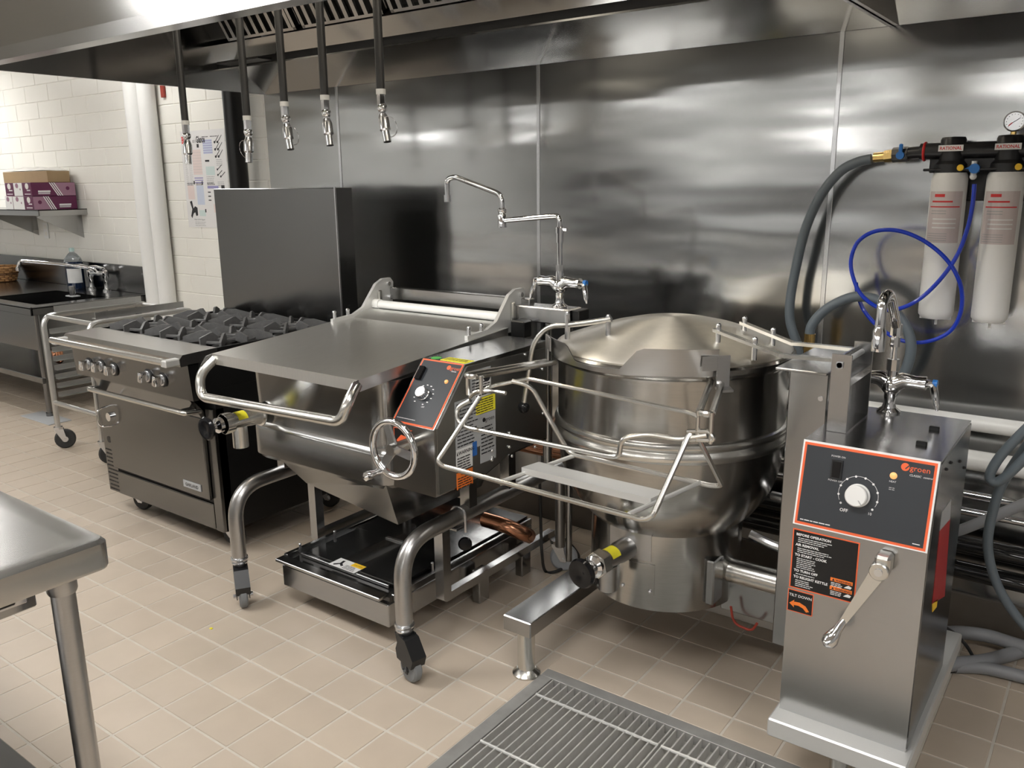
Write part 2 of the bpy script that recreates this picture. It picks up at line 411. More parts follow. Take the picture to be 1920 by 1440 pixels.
troffer(-5.1, -.5, 'white ceiling light panel above the worktable side, mirrored in the hood front')
troffer(-8.2, -2.9, 'white ceiling light panel in the far left corner')
troffer(-5.3, 2.72, 'small unseen ceiling panel added to brighten the block wall by the hood end', .36, .6)  # unseen panel added to throw more light on the block wall
for y in (-5.0, -7.0): troffer(-5.8, y, 'white ceiling light panel at the far left, %s' % ('nearer one' if y > -6 else 'by the far wall'))
troffer(-8.2, -5.4, 'white ceiling light panel along the left wall, far one')
troffer(-8.15, 2.4, 'white ceiling light panel above the sink bench')

# ------------------------------------------------------------------ exhaust hoods
def hood(x0, x1, label):
    t = thing('exhaust_hood', label, 'hood', ((x0+x1)/2, 2.3, 1.99))
    yf = 1.575
    obj('front_panel', MB().box(x0, x1, yf, yf+.012, 2.035, 2.749), 'steel_hood', t)
    obj('inner_reflector', MB().box(x0+.012, x1-.012, yf+.012, yf+.016, 2.04, 2.735), 'steel_satin', t)  # added satin sheet, brightens the upper band mirrored in the steel wall
    obj('drip_lip', MB().prism([(x0, yf-.006, 1.99), (x0, yf-.006, 2.035), (x0, yf+.03, 2.035), (x0, yf+.03, 1.998), (x0, yf+.055, 1.998), (x0, yf+.055, 1.99)], (x1-x0, 0, 0)), 'steel', t)
    for xa, xb in ((x0, x0+.012), (x1-.012, x1)):
        obj('end_panel', MB().box(xa, xb, yf+.012, 3.035, 1.992, 2.749), 'steel_hood', t)
    obj('back_panel', MB().prism([(x0+.012, y, z) for y, z in [(3.036, 1.993), (2.757, 2.088), (2.757, 2.095), (3.036, 2.01)]], (x1-x0-.024, 0, 0)), 'steel_hood', t)
    obj('trough_gap_shade', MB().prism([(x0+.012, y, z) for y, z in [(2.76, 2.088), (2.752, 2.128), (3.0, 2.128), (3.0, 2.03)]], (x1-x0-.024, 0, 0)), 'black_steel', t)  # solid dark strip, the shade of the recess put into its colour
    obj('grease_trough', MB().prism([(x0+.012, y, z) for y, z in [(2.742, 2.124), (2.70, 2.195), (2.73, 2.20), (3.036, 2.16), (3.036, 2.13)]], (x1-x0-.024, 0, 0)), 'steel_hood', t)
    obj('top_panel', MB().box(x0+.012, x1-.012, yf+.012, 3.036, 2.735, 2.749), 'steel_hood', t)
    # slanted filter bank
    d = Vector((0, -.30, .50)).normalized(); n = Vector((0, -d.z, d.y)); o = Vector((0, 2.69, 2.20)); L = .56
    obj('filter_rack', MB().prism([o+Vector((x0+.012, 0, 0))-n*.06, o+Vector((x0+.012, 0, 0))-n*.05, o+Vector((x0+.012, 0, 0))-n*.05+d*(L+.1), o+Vector((x0+.012, 0, 0))-n*.06+d*(L+.1)], (x1-x0-.024, 0, 0)), 'black_steel', t)
    k = 0; fx = x0+.20
    while fx+.5 < x1-.05 and k < 6:
        f = MB(); w = .50
        f.prism([o+Vector((fx, 0, 0))-n*.047, o+Vector((fx+w, 0, 0))-n*.047, o+Vector((fx+w, 0, 0))-n*.044, o+Vector((fx, 0, 0))-n*.044], d*L)
        sides = [MB().prism([o+Vector((a, 0, 0))-n*.045, o+Vector((b, 0, 0))-n*.045, o+Vector((b, 0, 0)), o+Vector((a, 0, 0))], d*L) for a, b in ((fx, fx+.018), (fx+w-.018, fx+w))]
        fo = obj('filter', f, 'black_steel', t)
        for m2 in sides: obj('filter_rail', m2, 'steel', fo)
        for e in (0, L-.012):
            obj('filter_rail', MB().prism([o+Vector((fx, 0, 0))-n*.045+d*e, o+Vector((fx+w, 0, 0))-n*.045+d*e, o+Vector((fx+w, 0, 0))+d*e, o+Vector((fx, 0, 0))+d*e], d*.012), 'steel', fo)
        for j in range(8):
            c = fx+.045+j*.0585
            b = MB()
            for s_, dep in ((0, 0), (.026, -.03)):
                q = o+Vector((c+s_, 0, 0))+n*dep+d*.012
                b.prism([q, q+Vector((.022, 0, 0)), q+Vector((.022, 0, 0))-n*.012, q+Vector((.018, 0, 0))-n*.012, q+Vector((.018, 0, 0))-n*.003, q+Vector((.004, 0, 0))-n*.003, q+Vector((.004, 0, 0))-n*.012, q-n*.012], d*(L-.03))
            obj('baffle', b, 'steel', fo)
        fx += .545; k += 1
    return t
h1 = hood(-3.872, -.722, 'long stainless exhaust hood with baffle filters above the range and kettle')
obj('lamp_bracket', MB().box(-3.74, -3.42, 2.66, 2.74, 2.098, 2.108), 'black_steel', h1)
for lx, lab in ((-1.25, 'unseen round lamp added inside the hood to light the kettle'), (-2.75, 'unseen round lamp added inside the hood to light the braising pan')):  # unseen lamps, added to brighten the kettle and pan lids
    hl_ = thing('hood_fill_lamp', lab, 'lamp', (lx, 2.0, 2.57), 'unseen lamps added inside the hood')
    obj('base', MB().lathe([(.001, 2.735), (.085, 2.735), (.085, 2.70), (.07, 2.69), (.001, 2.69)][::-1], (lx, 2.0, 0), n=24), 'aluminium', hl_)
    obj('globe', MB().lathe([(.001, 2.57), (.045, 2.58), (.065, 2.62), (.065, 2.69), (.001, 2.69)], (lx, 2.0, 0), n=24), 'hood_fill_bulb', hl_)
h2 = hood(-.714, 2.6, 'stainless exhaust hood beyond the end panel at upper right')

# fire suppression drops
def nozzle(x, top, label, swing, ring):
    y = 2.3; t = thing('nozzle_drop', label, 'nozzle', (x, y, top-.16), 'suppression nozzles hanging under the hood')
    obj('pipe', MB().cyl((x, y, top), (x, y, 2.74), .0155, n=14), 'dark_pipe', t)
    obj('collar', MB().cyl((x, y, top-.012), (x, y, top+.006), .0175, n=14), 'white_plastic', t)
    e = MB().cyl((x, y, top-.05), (x, y, top-.012), .0155, n=6).ball((x+.004*swing, y, top-.06), .0185, 12).cyl((x+.004*swing, y, top-.082), (x+.004*swing, y, top-.06), .013, n=6)
    obj('elbow', e, 'chrome', t)
    a = Vector((x+.004*swing, y, top-.078)); dr = Vector((.28*swing, -.1, -1)).normalized()
    obj('nozzle_tip', MB().sweep([a, a+dr*.012, a+dr*.022, a+dr*.06, a+dr*.066, a+dr*.105], [.011, .0165, .02, .02, .0145, .0145], 14), 'bright_plate', t)
    if ring: c = a+dr*.05; obj('ring', MB().torus(c+Vector((ring*.024, 0, 0)), (0, 1, .2), .036, .0012, 30, 6), 'chrome', t)
for x, z, lab, sw, rg in ((-3.50, 1.80, 'leftmost black pipe drop with chrome nozzle, in front of the poster', .3, 0), (-3.058, 1.797, 'second black pipe drop from the left, wire ring beside the dark pipe', .1, -1),
                          (-2.814, 1.838, 'third black pipe drop with tilted nozzle, middle of five', 1, 1), (-2.575, 1.847, 'fourth black pipe drop with tilted nozzle, left of the panel joint', .8, 0),
                          (-2.276, 1.848, 'rightmost black pipe drop, nozzle with a wire ring', 1, 1)):
    nozzle(x, z, lab, sw, rg)

# ------------------------------------------------------------------ casters
def caster(parent, x, y, r=.05, wheel='rubber', brake=False, top=.13, turn=0.0, w=.03):
    """swivel caster standing on the floor; parts of parent"""
    c, s_ = math.cos(turn), math.sin(turn); off = Vector((s_*.03, c*.03, 0)); ax = Vector((c, -s_, 0))
    q = Vector((x, y, r))+off
    wh = obj('caster_wheel', MB().lathe([(.001, -w/2), (r*.86, -w/2), (r, -w/2+.006), (r, w/2-.006), (r*.86, w/2), (.001, w/2)], q, ax, 24), wheel, parent)
    obj('hub', MB().cyl(q-ax*(w/2+.004), q+ax*(w/2+.004), r*.3, n=12), 'bright_plate', wh)
    f = MB()
    for sg in (-1, 1):
        e = ax*sg*(w/2+.006)
        f.prism([q+e+Vector((0, 0, -.012))-off*.4, q+e+Vector((0, 0, -.012))+off*.4, Vector((x, y, top-.012))+e+off*.9, Vector((x, y, top-.012))+e-off*.7], ax*sg*.003)
    f.cyl((x, y, top-.014), (x, y, top), .026, n=14)
    f.cyl(q-ax*(w/2+.014), q+ax*(w/2+.014), .005, n=8)
    obj('caster_fork', f, 'black_plastic' if brake else 'bright_plate', parent)
    if brake:
        u = -off.normalized()
        zc = Vector((0, 0, 1)); c0 = Vector((x, y, 0)); e = ax*(w/2+.011)
        obj('brake_pedal', MB().prism([c0+off*2.2+e+zc*.062, c0+off*2.6+e+zc*.095, c0+off*1.3+e+zc*(top-.02), c0+off*.2+e+zc*(top-.012), c0-off*.6+e+zc*.10, c0-off*.4+e+zc*.07], -e*2), 'black_plastic', parent)
        obj('axle_nut', MB().cyl(q-ax*(w/2+.02), q+ax*(w/2+.02), .008, n=8), 'bright_plate', parent)

# ------------------------------------------------------------------ six burner range
RX0, RX1 = -3.84, -2.93
rg = thing('gas_range', 'stainless six-burner gas range with oven and tall back riser', 'range', ((RX0+RX1)/2, 2.25, 0))
yo = 1.925
obj('body', MB().box(RX0, RX1, yo+.012, 2.64, .105, .70).box(RX0, RX1, 1.86, 2.64, .70, .845), 'black_steel', rg)
for xs in (RX0-.001, RX1-.003):
    obj('side_panel', MB().box(xs, xs+.004, yo+.05, 2.64, .11, .72), 'black_steel', rg)
obj('left_stile', MB().box(RX0, -3.742, yo, yo+.02, .105, .69, .002), 'steel_range', rg)
obj('right_stile', MB().box(-2.982, RX1, yo-.004, yo+.05, .105, .64, .002), 'steel_range', rg)
pf = MB()
for i in range(7):
    for j in range(11):
        a = RX0+.012+i*.0125+(.006 if j % 2 else 0); z = .118+j*.0195
        pf.cyl((a, yo-.0012, z), (a, yo+.002, z), .0042, n=7)
obj('vent_holes', pf, 'burner_hole_black', rg, kind='stuff')  # dark discs stand in for the shaded insides of the holes
obj('sight_hole', MB().cyl((-3.79, yo-.0015, .365), (-3.79, yo+.002, .365), .016, n=16), 'burner_hole_black', rg)  # dark disc painted for the shaded inside of the hole
dr = obj('oven_door', MB().box(-3.738, -2.986, yo-.022, yo+.01, .243, .60, .004), 'steel_range', rg)
obj('door_top', MB().prism([(-3.738, yo-.02, .60), (-3.738, yo+.012, .60), (-3.738, 1.865, .695), (-3.738, 1.855, .695)], (.752, 0, 0)), 'steel_range', dr)
obj('door_handle', MB().tube([(-3.735, yo-.02, .628), (-3.735, 1.835, .636), (-2.99, 1.835, .636), (-2.99, yo-.02, .628)], .0115, .01, 12), 'steel_rod', dr)
for x in (-3.70, -3.02):
    obj('handle_bracket', MB().box(x-.004, x+.004, 1.838, yo, .62, .648, .002), 'steel_range', dr)
fr = Fr((-3.16, yo-.0225, .272), (1, 0, 0), (0, 0, 1), (0, -1, 0)); b = MB(); fr.rect(b, 0, 0, .125, .03, .003)
bd = obj('name_plate', b, 'label_grey', dr, 'pewter maker plate on the oven door')
obj('lettering', fr.text(MB(), 'GARLAND', .0625, .008, .02, .0034, 'CENTER', .02), 'black_print', bd)
kd = obj('kick_drawer', MB().box(-3.738, -2.986, yo-.008, yo+.012, .108, .222, .004), 'steel_range', rg)
obj('drawer_gap', MB().box(-3.738, -2.986, yo+.004, yo+.014, .222, .243), 'burner_hole_black', rg)  # dark filler, the shade of the gap put into its colour
cp = obj('control_panel', MB().prism([(RX0, 1.842, .692), (RX0, 1.832, .842), (RX0, 1.88, .842), (RX0, 1.88, .692)], (RX1-RX0, 0, 0)), 'steel_range', rg)
obj('front_ledge', MB().prism([(RX0, 1.802, .838), (RX0, 1.80, .868), (RX0, 1.815, .884), (RX0, 1.97, .889), (RX0, 1.97, .838)], (RX1-RX0, 0, 0)), 'steel_table', rg)
rl = MB().cyl((RX0-.0, 1.752, .862), (RX1-.03, 1.752, .862), .0145, n=16)
obj('front_rail', rl, 'steel_rod', rg)
for x in (RX0+.01, RX1-.04):
    obj('rail_bracket', MB().box(x, x+.036, 1.742, 1.812, .844, .872, .004), 'alu_plate', rg)
for (px, py) in ((163, 683), (186, 686), (210, 692), (274, 705), (301, 712)):
    c = pY(px+4, py, 1.835); kb = obj('control_knob', MB().lathe([(.001, 0), (.024, 0), (.024, .008), (.019, .010), (.019, .016), (.001, .016)], (c.x, 1.836, c.z), (0, -1, 0), 20), 'bright_plate', rg)
    obj('knob_bezel', MB().lathe([(.024, 0), (.031, 0), (.031, .004), (.024, .006)], (c.x, 1.838, c.z), (0, -1, 0), 20), 'black_plastic', kb)
    mx = Matrix.Translation((c.x, 1.808, c.z)) @ Matrix.Rotation(.25, 4, 'Y')
    obj('knob_grip', MB().box(-.011, .011, -.016, .014, -.022, .022, .005, 2, mx), 'chrome', kb)
c = pY(199, 783, 1.88)
kb = obj('oven_knob', MB().lathe([(.001, 0), (.026, 0), (.026, .012), (.02, .014), (.02, .036), (.001, .036)], (c.x, yo, c.z), (0, -1, 0), 20), 'chrome', rg)
obj('knob_guard', MB().tube([(c.x-.015, yo, c.z+.048), (c.x-.02, yo-.075, c.z+.042), (c.x-.02, yo-.075, c.z-.042), (c.x+.0, yo, c.z-.05)], .0035, .03, 8), 'chrome', kb)
# cooktop
obj('cooktop', MB().box(RX0, RX1, 1.97, 2.645, .838, .845).box(RX0, RX0+.014, 1.97, 2.645, .845, .888).box(RX1-.014, RX1, 1.97, 2.645, .845, .888).box(RX0, RX1, 2.63, 2.645, .845, .888), 'black_steel', rg)
gw, gd = (RX1-RX0-.03)/3, .325
def grate(cx, cyy):
    m = MB(); tz = .922
    m.torus((cx, cyy, .888), (0, 0, 1), .05, .0085, 20, 6)
    for k in range(8):
        a = k*math.pi/4; diag = k % 2; reach = .185 if diag else .138
        d_ = Vector((math.cos(a), math.sin(a), 0)); o_ = Vector((-d_.y, d_.x, 0))*.0048; c_ = Vector((cx, cyy, 0))
        p0, p1, p2 = c_+d_*.05, c_+d_*(reach*.62), c_+d_*reach
        zs = [(p0, .882), (p2, .872), (p2, .90 if diag else .906), (p1, tz), (c_+d_*.075, tz), (p0, .900)]
        m.prism([p_-o_+Vector((0, 0, z_)) for p_, z_ in zs], o_*2)
    for k in range(8):      # curved bowl rim between the blades
        a0 = k*math.pi/4; pts = [Vector((cx+.108*math.cos(a0+t*math.pi/24), cyy+.108*math.sin(a0+t*math.pi/24), .884)) for t in range(7)]
        if k % 2 == 0: m.sweep(pts, .0075, 6)
    for sx in (-1, 1):
        m.box(cx+sx*(gw/2-.007)-.005, cx+sx*(gw/2-.007)+.005, cyy-gd/2+.004, cyy+gd/2-.004, .850, .880, .002)
        m.box(cx-gw/2+.004, cx+gw/2-.004, cyy+sx*(gd/2-.007)-.005, cyy+sx*(gd/2-.007)+.005, .850, .880, .002)
    return m
for i in range(3):
    for j in range(2):
        cx = RX0+.015+gw*(i+.5); cyy = 1.975+gd*(j+.5)
        go = obj('grate', grate(cx, cyy), 'cast_iron', rg)
        obj('burner_head', MB().lathe([(.001, .845), (.075, .845), (.07, .855), (.038, .862), (.036, .874), (.001, .876)], (cx, cyy, 0), n=20), 'burner_hole_black', go)
obj('back_riser', MB().box(RX0+.003, RX1, 2.645, 2.748, .86, 1.507, .003), 'steel_range', rg)
obj('riser_flange', MB().box(RX1-.002, RX1+.002, 2.640, 2.648, .88, 1.51), 'bright_plate', rg)
for x, y in ((-3.75, 2.01), (-3.03, 2.01), (-3.75, 2.55), (-3.03, 2.55)): caster(rg, x, y, .052, 'rubber', top=.106, turn=1.25, w=.03)

# ------------------------------------------------------------------ sheet pan rack
rk = thing('sheet_pan_rack', 'half-height aluminium sheet pan rack on casters between sink and range', 'rack', (-4.79, 2.58, 0))
kx0, kx1, ky0, ky1, kz = -5.05, -4.545, 2.27, 2.92, .80
for x in (kx0, kx1):
    obj('side_frame', MB().tube([(x, ky0, .13), (x, ky0, kz), (x, ky1, kz), (x, ky1, .13)], .0155, .07, 10, 8), 'aluminium', rk)
for y, z in ((ky0+.03, kz-.005), (ky1-.03, kz-.005), (ky0, .285), (ky1, .285)):
    obj('cross_bar', MB().tube([(kx0, y, z), (kx1, y, z)], .014, 0, 10), 'aluminium', rk)
for i in range(8):
    z = .318+i*.054
    for x, sg in ((kx0+.014, 1), (kx1-.014, -1)):
        obj('slide', MB().prism([(x, ky0+.02, z+.028), (x+sg*.002, ky0+.02, z+.028), (x+sg*.002, ky0+.02, z+.002), (x+sg*.032, ky0+.02, z+.002), (x+sg*.032, ky0+.02, z), (x, ky0+.02, z)], (0, ky1-ky0-.04, 0)), 'aluminium', rk)
for x, sg in ((kx0+.02, 1), (kx1-.02, -1)):
    obj('top_slide', MB().prism([(x, ky0+.06, kz+.052), (x+sg*.003, ky0+.06, kz+.052), (x+sg*.003, ky0+.06, kz+.018), (x+sg*.04, ky0+.06, kz+.018), (x+sg*.04, ky0+.06, kz+.015), (x, ky0+.06, kz+.015)], (0, .54, 0)), 'aluminium', rk)
for x in (kx0, kx1):
    for y in (ky0, ky1): caster(rk, x, y, .058, 'rubber', top=.135, turn=.5, w=.03)

# ------------------------------------------------------------------ hand sink bench on the left
sk = thing('sink_bench', 'stainless sink bench with backsplash against the block wall', 'sink', (-7.2, 2.95, 0))
sx0, sx1, sy0, sy1, sz = -9.2, -5.775, 2.53, 3.385, .755
bx0, bx1, by0, by1 = -6.65, -5.93, 2.64, 3.12
tp = MB()
for a in ((sx0, bx0, sy0, sy1), (bx1, sx1, sy0, sy1), (bx0, bx1, sy0, by0), (bx0, bx1, by1, sy1)): tp.box(a[0], a[1], a[2], a[3], sz-.006, sz)
tp.box(sx0, sx1, sy0, sy0+.012, sz-.05, sz+.006, .002).box(sx1-.012, sx1, sy0, sy1-.04, sz-.05, sz+.006, .002)
obj('worktop', tp, 'steel_range', sk)
bs = MB()
for a in ((bx0-.003, bx0, by0, by1), (bx1, bx1+.003, by0, by1), (bx0, bx1, by0-.003, by0), (bx0, bx1, by1, by1+.003)): bs.box(*a, sz-.32, sz-.002)
bs.box(bx0, bx1, by0, by1, sz-.323, sz-.32)
obj('basin', bs, 'steel_range', sk)
obj('backsplash', MB().box(sx0, sx1-.03, sy1-.03, sy1, sz, .955, .003), 'steel_range', sk)
obj('splash_return', MB().prism([(sx1-.03, sy1, sz-.03), (sx1-.03, sy1-.05, sz), (sx1-.03, sy1-.05, .90), (sx1-.03, sy1, .955)], (.03, 0, 0)), 'steel_range', sk)
for x in (sx1-.07, -7.6):
    for y in (sy0+.06, sy1-.08): obj('leg', MB().cyl((x, y, .02), (x, y, sz-.006), .021, n=14).cyl((x, y, 0), (x, y, .03), .027, n=14), 'steel_range', sk)
obj('undershelf', MB().box(sx0, sx1-.05, sy0+.03, sy1-.05, .235, .275, .003), 'steel_range', sk)
obj('drain_trap', MB().tube([(-6.0, 2.75, .50), (-6.0, 2.75, .36), (-5.88, 2.72, .36), (-5.88, 2.72, .43)], .024, .05, 12), 'copper', sk, 'copper drain trap')
tag(obj('floor_plate', MB().box(-6.02, -5.62, 2.47, 2.62, -.001, .006, .002), 'label_grey'), 'pale floor plate under the sink bench leg', 'plate')
# sink faucet
sf = thing('sink_faucet', 'chrome wall-style faucet with long swing spout over the hand sink', 'faucet', (-6.35, 3.3, sz))
fb = MB().cyl((-6.46, 3.30, .885), (-6.24, 3.30, .885), .018, n=14)
for x in (-6.46, -6.24): fb.lathe([(.03, 0), (.03, .012), (.018, .02), (.014, .05), (.016, .09), (.024, .105), (.024, .15), (.015, .16), (.001, .165)], (x, 3.30, sz), n=16)
obj('valve_body', fb, 'chrome', sf)
for x in (-6.46, -6.24): obj('lever', MB().sweep([(x, 3.30, .922), (x-.01, 3.24, .945), (x-.02, 3.20, .95)], [.010, .012, .007], 10), 'chrome', sf)
obj('spout', MB().tube([(-6.35, 3.30, .885), (-6.36, 3.28, .925), (-6.55, 3.16, .955), (-6.86, 2.98, .985), (-6.885, 2.965, .925)], .0125, .035, 12), 'chrome', sf)
obj('aerator', MB().cyl((-6.885, 2.965, .905), (-6.885, 2.965, .93), .015, n=12), 'chrome', sf)
# soap bottle
bp_ = Vector((-6.62, 3.26, sz)); so = thing('soap_bottle', 'clear bottle of dark blue soap behind the sink faucet', 'bottle', bp_)
obj('liquid', MB().lathe([(.001, .002), (.062, .002), (.066, .01), (.066, .205), (.06, .212), (.001, .212)], bp_, n=24), 'navy_liquid', so)
obj('bottle_shell', MB().lathe([(.066, .212), (.058, .235), (.033, .268), (.018, .28), (.018, .292)], bp_, n=24), 'clear_bottle', so)
obj('cap', MB().cyl(bp_+Vector((0, 0, .288)), bp_+Vector((0, 0, .315)), .019, n=16), 'teal_cap', so)
lb = MB()
for i in range(10):
    a0 = -1.35+i*.17; a1 = a0+.17; r = .0672
    lb.add([bp_+Vector((r*math.cos(a), r*math.sin(a), z)) for a, z in ((a0, .05), (a1, .05), (a1, .16), (a0, .16))], [(0, 1, 2, 3)])
obj('label', lb, 'label_white', so)
# soap dispenser pump on the basin edge
pb = Vector((-6.16, 3.0, sz)); pd = thing('soap_pump', 'small steel pump standing at the sink basin edge', 'pump', pb)
obj('plate', MB().box(pb.x-.05, pb.x+.05, pb.y-.03, pb.y+.03, sz, sz+.008, .002), 'label_grey', pd)
obj('post', MB().cyl(pb, pb+Vector((0, 0, .075)), .022, n=14), 'steel', pd)
# wicker basket
wk = Vector((-7.74, 3.19, sz)); bk = thing('wicker_basket', 'small brown woven basket on the bench by the backsplash', 'basket', wk)
for k in range(7):
    z = .014+k*.0175; R0 = .105+k*.0055; m_ = MB()
    m_.sweep([wk+Vector(((R0+.006*math.cos(13*a+(math.pi if k % 2 else 0)))*math.cos(a)*1.15, (R0+.006*math.cos(13*a+(math.pi if k % 2 else 0)))*math.sin(a), z)) for a in [2*math.pi*i/60 for i in range(60)]], .0085, 6, closed=True)
    obj('weave', m_, 'wicker_dark' if k == 3 else 'wicker', bk)
st = MB()
for i in range(26): a = 2*math.pi*i/26; st.cyl(wk+Vector((.105*1.15*math.cos(a), .105*math.sin(a), .004)), wk+Vector((.139*1.15*math.cos(a), .139*math.sin(a), .125)), .004, n=5)
st.cyl(wk+Vector((0, 0, .002)), wk+Vector((0, 0, .008)), .108, n=24)
obj('stakes', st, 'wicker_dark', bk)

# ------------------------------------------------------------------ wall shelf and its boxes
SX1, SY0, SZ = -6.58, 3.035, 1.362
sh = thing('wall_shelf', 'stainless wall shelf on triangular brackets', 'shelf', (-7.4, 3.2, SZ-.05))
obj('shelf_board', MB().box(-8.6, SX1, SY0, YB, SZ-.006, SZ).box(-8.6, SX1, SY0, SY0+.008, SZ-.045, SZ, .002).box(SX1-.006, SX1, SY0, YB, SZ-.045, SZ), 'steel', sh)
for x in (-6.68, -7.42):
    obj('bracket', MB().prism([(x, YB, SZ-.045), (x, SY0+.03, SZ-.045), (x, SY0+.03, SZ-.06), (x, YB, SZ-.225)], (.006, 0, 0)), 'steel', sh)
def glove_box(x0, x1, z0, front, label, flip):
    y0, y1, z1 = SY0+.008, YB-.03, z0+.098
    t = thing('glove_box', label, 'box', ((x0+x1)/2, (y0+y1)/2, z0), 'glove boxes on the wall shelf')
    obj('carton', MB().box(x0, x1, y0, y1, z0, z1, .002), 'purple' if front == 'purple' else 'mauve', t)
    f = Fr((x1, y0, z0), (0, 1, 0), (0, 0, 1), (1, 0, 0)); L = y1-y0; a = MB(); w = MB()
    if flip: a0 = .62*L; f.poly(a, [(a0+.02, .002), (L-.002, .002), (L-.002, .096), (a0-.03, .096)]); f.disc(w, .82*L, .055, .014, .001); sgn = -1; base = a0
    else: a0 = .32*L; f.poly(a, [(.002, .002), (a0+.03, .002), (a0-.02, .096), (.002, .096)]); f.disc(w, .15*L, .055, .014, .001); base = a0
    obj('end_print', a, 'mauve', t); obj('logo', w, 'purple', t)
    s_ = MB()
    for k in range(3):
        c = base-.008+k*.016*(-1 if flip else 1); s2 = -.05 if flip else -.05
        if flip: f.poly(s_, [(c+.026, .001), (c+.034, .001), (c-.022, .097), (c-.030, .097)], .0012)
        else: f.poly(s_, [(c+.030, .001), (c+.038, .001), (c-.012, .097), (c-.02, .097)], .0012)
    c = .28*L if flip else .72*L
    f.rect(s_, c-.045, .03, c+.045, .04, .0012); f.rect(s_, c-.045, .014, c+.04, .018, .0012); f.rect(s_, c-.045, .022, c+.042, .026, .0012)
    obj('stripes', s_, 'white_print', t)
    f = Fr((x0, y0, z0), (1, 0, 0), (0, 0, 1), (0, -1, 0)); wd = x1-x0; o_ = MB()
    if front == 'purple':
        f.disc(o_, wd*.5, .072, .022, .0012, sx=1.2); obj('opening', o_, 'plastic_wrap', t)
        q = MB(); f.rect(q, wd*.45, .038, wd*.85, .046); f.rect(q, wd*.15, .012, wd*.85, .018); obj('print', q, 'white_print', t)
    else:
        f.rect(o_, .002, .002, wd-.002, .096); obj('front_card', o_, 'label_white', t)
        q = MB(); f.disc(q, wd*.4, .077, .018, .0012, sx=1.3); f.disc(q, wd*.75, .05, .008, .0012); obj('print', q, 'mauve', t)
glove_box(-6.79, -6.66, SZ, 'purple', 'lower purple glove box at the right end of the wall shelf', False)
glove_box(-6.79, -6.66, SZ+.1, 'purple', 'upper purple glove box at the right end of the wall shelf', True)
glove_box(-6.98, -6.80, SZ, 'white', 'lower white-fronted glove box on the wall shelf', False)
glove_box(-6.94, -6.80, SZ+.1, 'white', 'upper white-fronted glove box on the wall shelf', False)
glove_box(-7.11, -6.985, SZ, 'white', 'lower white-fronted glove box at the left picture edge', False)
glove_box(-7.08, -6.945, SZ+.1, 'purple', 'upper purple glove box at the left picture edge', False)
cb = thing('cardboard_box', 'brown cardboard box with clear wrap on top of the glove boxes', 'box', (-7.05, 3.28, SZ+.2))
obj('carton', MB().box(-7.45, -6.72, 3.20, 3.37, SZ+.199, SZ+.285, .003), 'carton', cb)
w = MB(); random.seed(3)
pl = [(-7.45+i*.0665, 3.20+j*.0567, SZ+.287+(.014+.022*random.random() if 0 < i < 11 and 0 < j < 3 else .004*random.random())) for i in range(12) for j in range(4)]
w.add(pl, [(i*4+j, (i+1)*4+j, (i+1)*4+j+1, i*4+j+1) for i in range(11) for j in range(3)])
obj('plastic_cover', w, 'plastic_wrap', cb)

# ------------------------------------------------------------------ poster, pipes, outlet
FP = Fr((-5.246, YB-.001, 1.25), (1, 0, 0), (0, 0, 1), (0, -1, 0)); PW, PH = .485, .625
po = thing('poster', 'white kitchen measures poster with coloured tables taped to the block wall', 'poster', (-5.0, YB, 1.25))
obj('paper', FP.rect(MB(), 0, 0, PW, PH, .0008, 0), 'poster_paper', po)
k1 = MB(); FP.text(k1, 'Basics', .012, .548, .062, .0014, bold=.03, sx=.62); obj('title', k1, 'red_print', po)
k1 = MB(); FP.text(k1, 'at a', .135, .55, .034, .0014, sx=.7); FP.text(k1, 'Glance', .175, .548, .058, .0014, bold=.03, sx=.6); obj('title', k1, 'black_print', po)
obj('colour_table', FP.rect(MB(), .115, .345, .215, .505, .0011), 'poster_pink', po)
obj('colour_table', FP.rect(MB(), .03, .185, .105, .275, .0011), 'poster_pink', po)
obj('colour_table', FP.rect(MB(), .305, .10, .36, .155, .0011), 'poster_pink', po)
obj('colour_table', FP.rect(MB(), .245, .475, .345, .565, .0011), 'poster_blue', po)
obj('colour_table', FP.rect(MB(), .13, .15, .21, .275, .0011), 'poster_blue', po)
obj('colour_table', FP.rect(MB(), .255, .34, .35, .395, .0011), 'poster_teal', po)
obj('colour_table', FP.rect(MB(), .14, .075, .21, .115, .0011), 'poster_teal', po)
k1 = MB()
for b_ in (.29, .305, .32): FP.rect(k1, .12, b_, .215, b_+.007, .0013)
FP.rect(k1, .255, .255, .375, .272, .0013)
for i in range(6): FP.rect(k1, .245, .48+i*.015, .345, .484+i*.015, .0013)
obj('table_lines', k1, 'poster_violet', po)
k1 = MB()
for i in range(3):
    for j in range(2):
        a_, b_ = .375+j*.03, .545-i*.045; FP.poly(k1, [(a_, b_), (a_+.005, b_-.003), (a_+.05, b_+.04), (a_+.047, b_+.043)], .0013); FP.disc(k1, a_, b_, .008, .0013, sx=1.2)
for a_, b_ in ((.38, .375), (.38, .34), (.41, .33)): FP.poly(k1, [(a_, b_), (a_+.004, b_-.003), (a_+.05, b_+.026), (a_+.047, b_+.03)], .0013); FP.disc(k1, a_, b_, .007, .0013)
FP.rect(k1, .178, .517, .2, .54, .0013); FP.rect(k1, .255, .425, .3, .437, .0013); FP.rect(k1, .405, .245, .44, .275, .0013)
for i in range(3): FP.rect(k1, .255, .228-i*.026, .285, .235-i*.026, .0013)
FP.poly(k1, [(.04, .17), (.065, .175), (.075, .125), (.095, .14), (.12, .13), (.12, .08), (.1, .075), (.09, .1), (.07, .09), (.05, .06), (.04, .075), (.06, .12)], .0013)
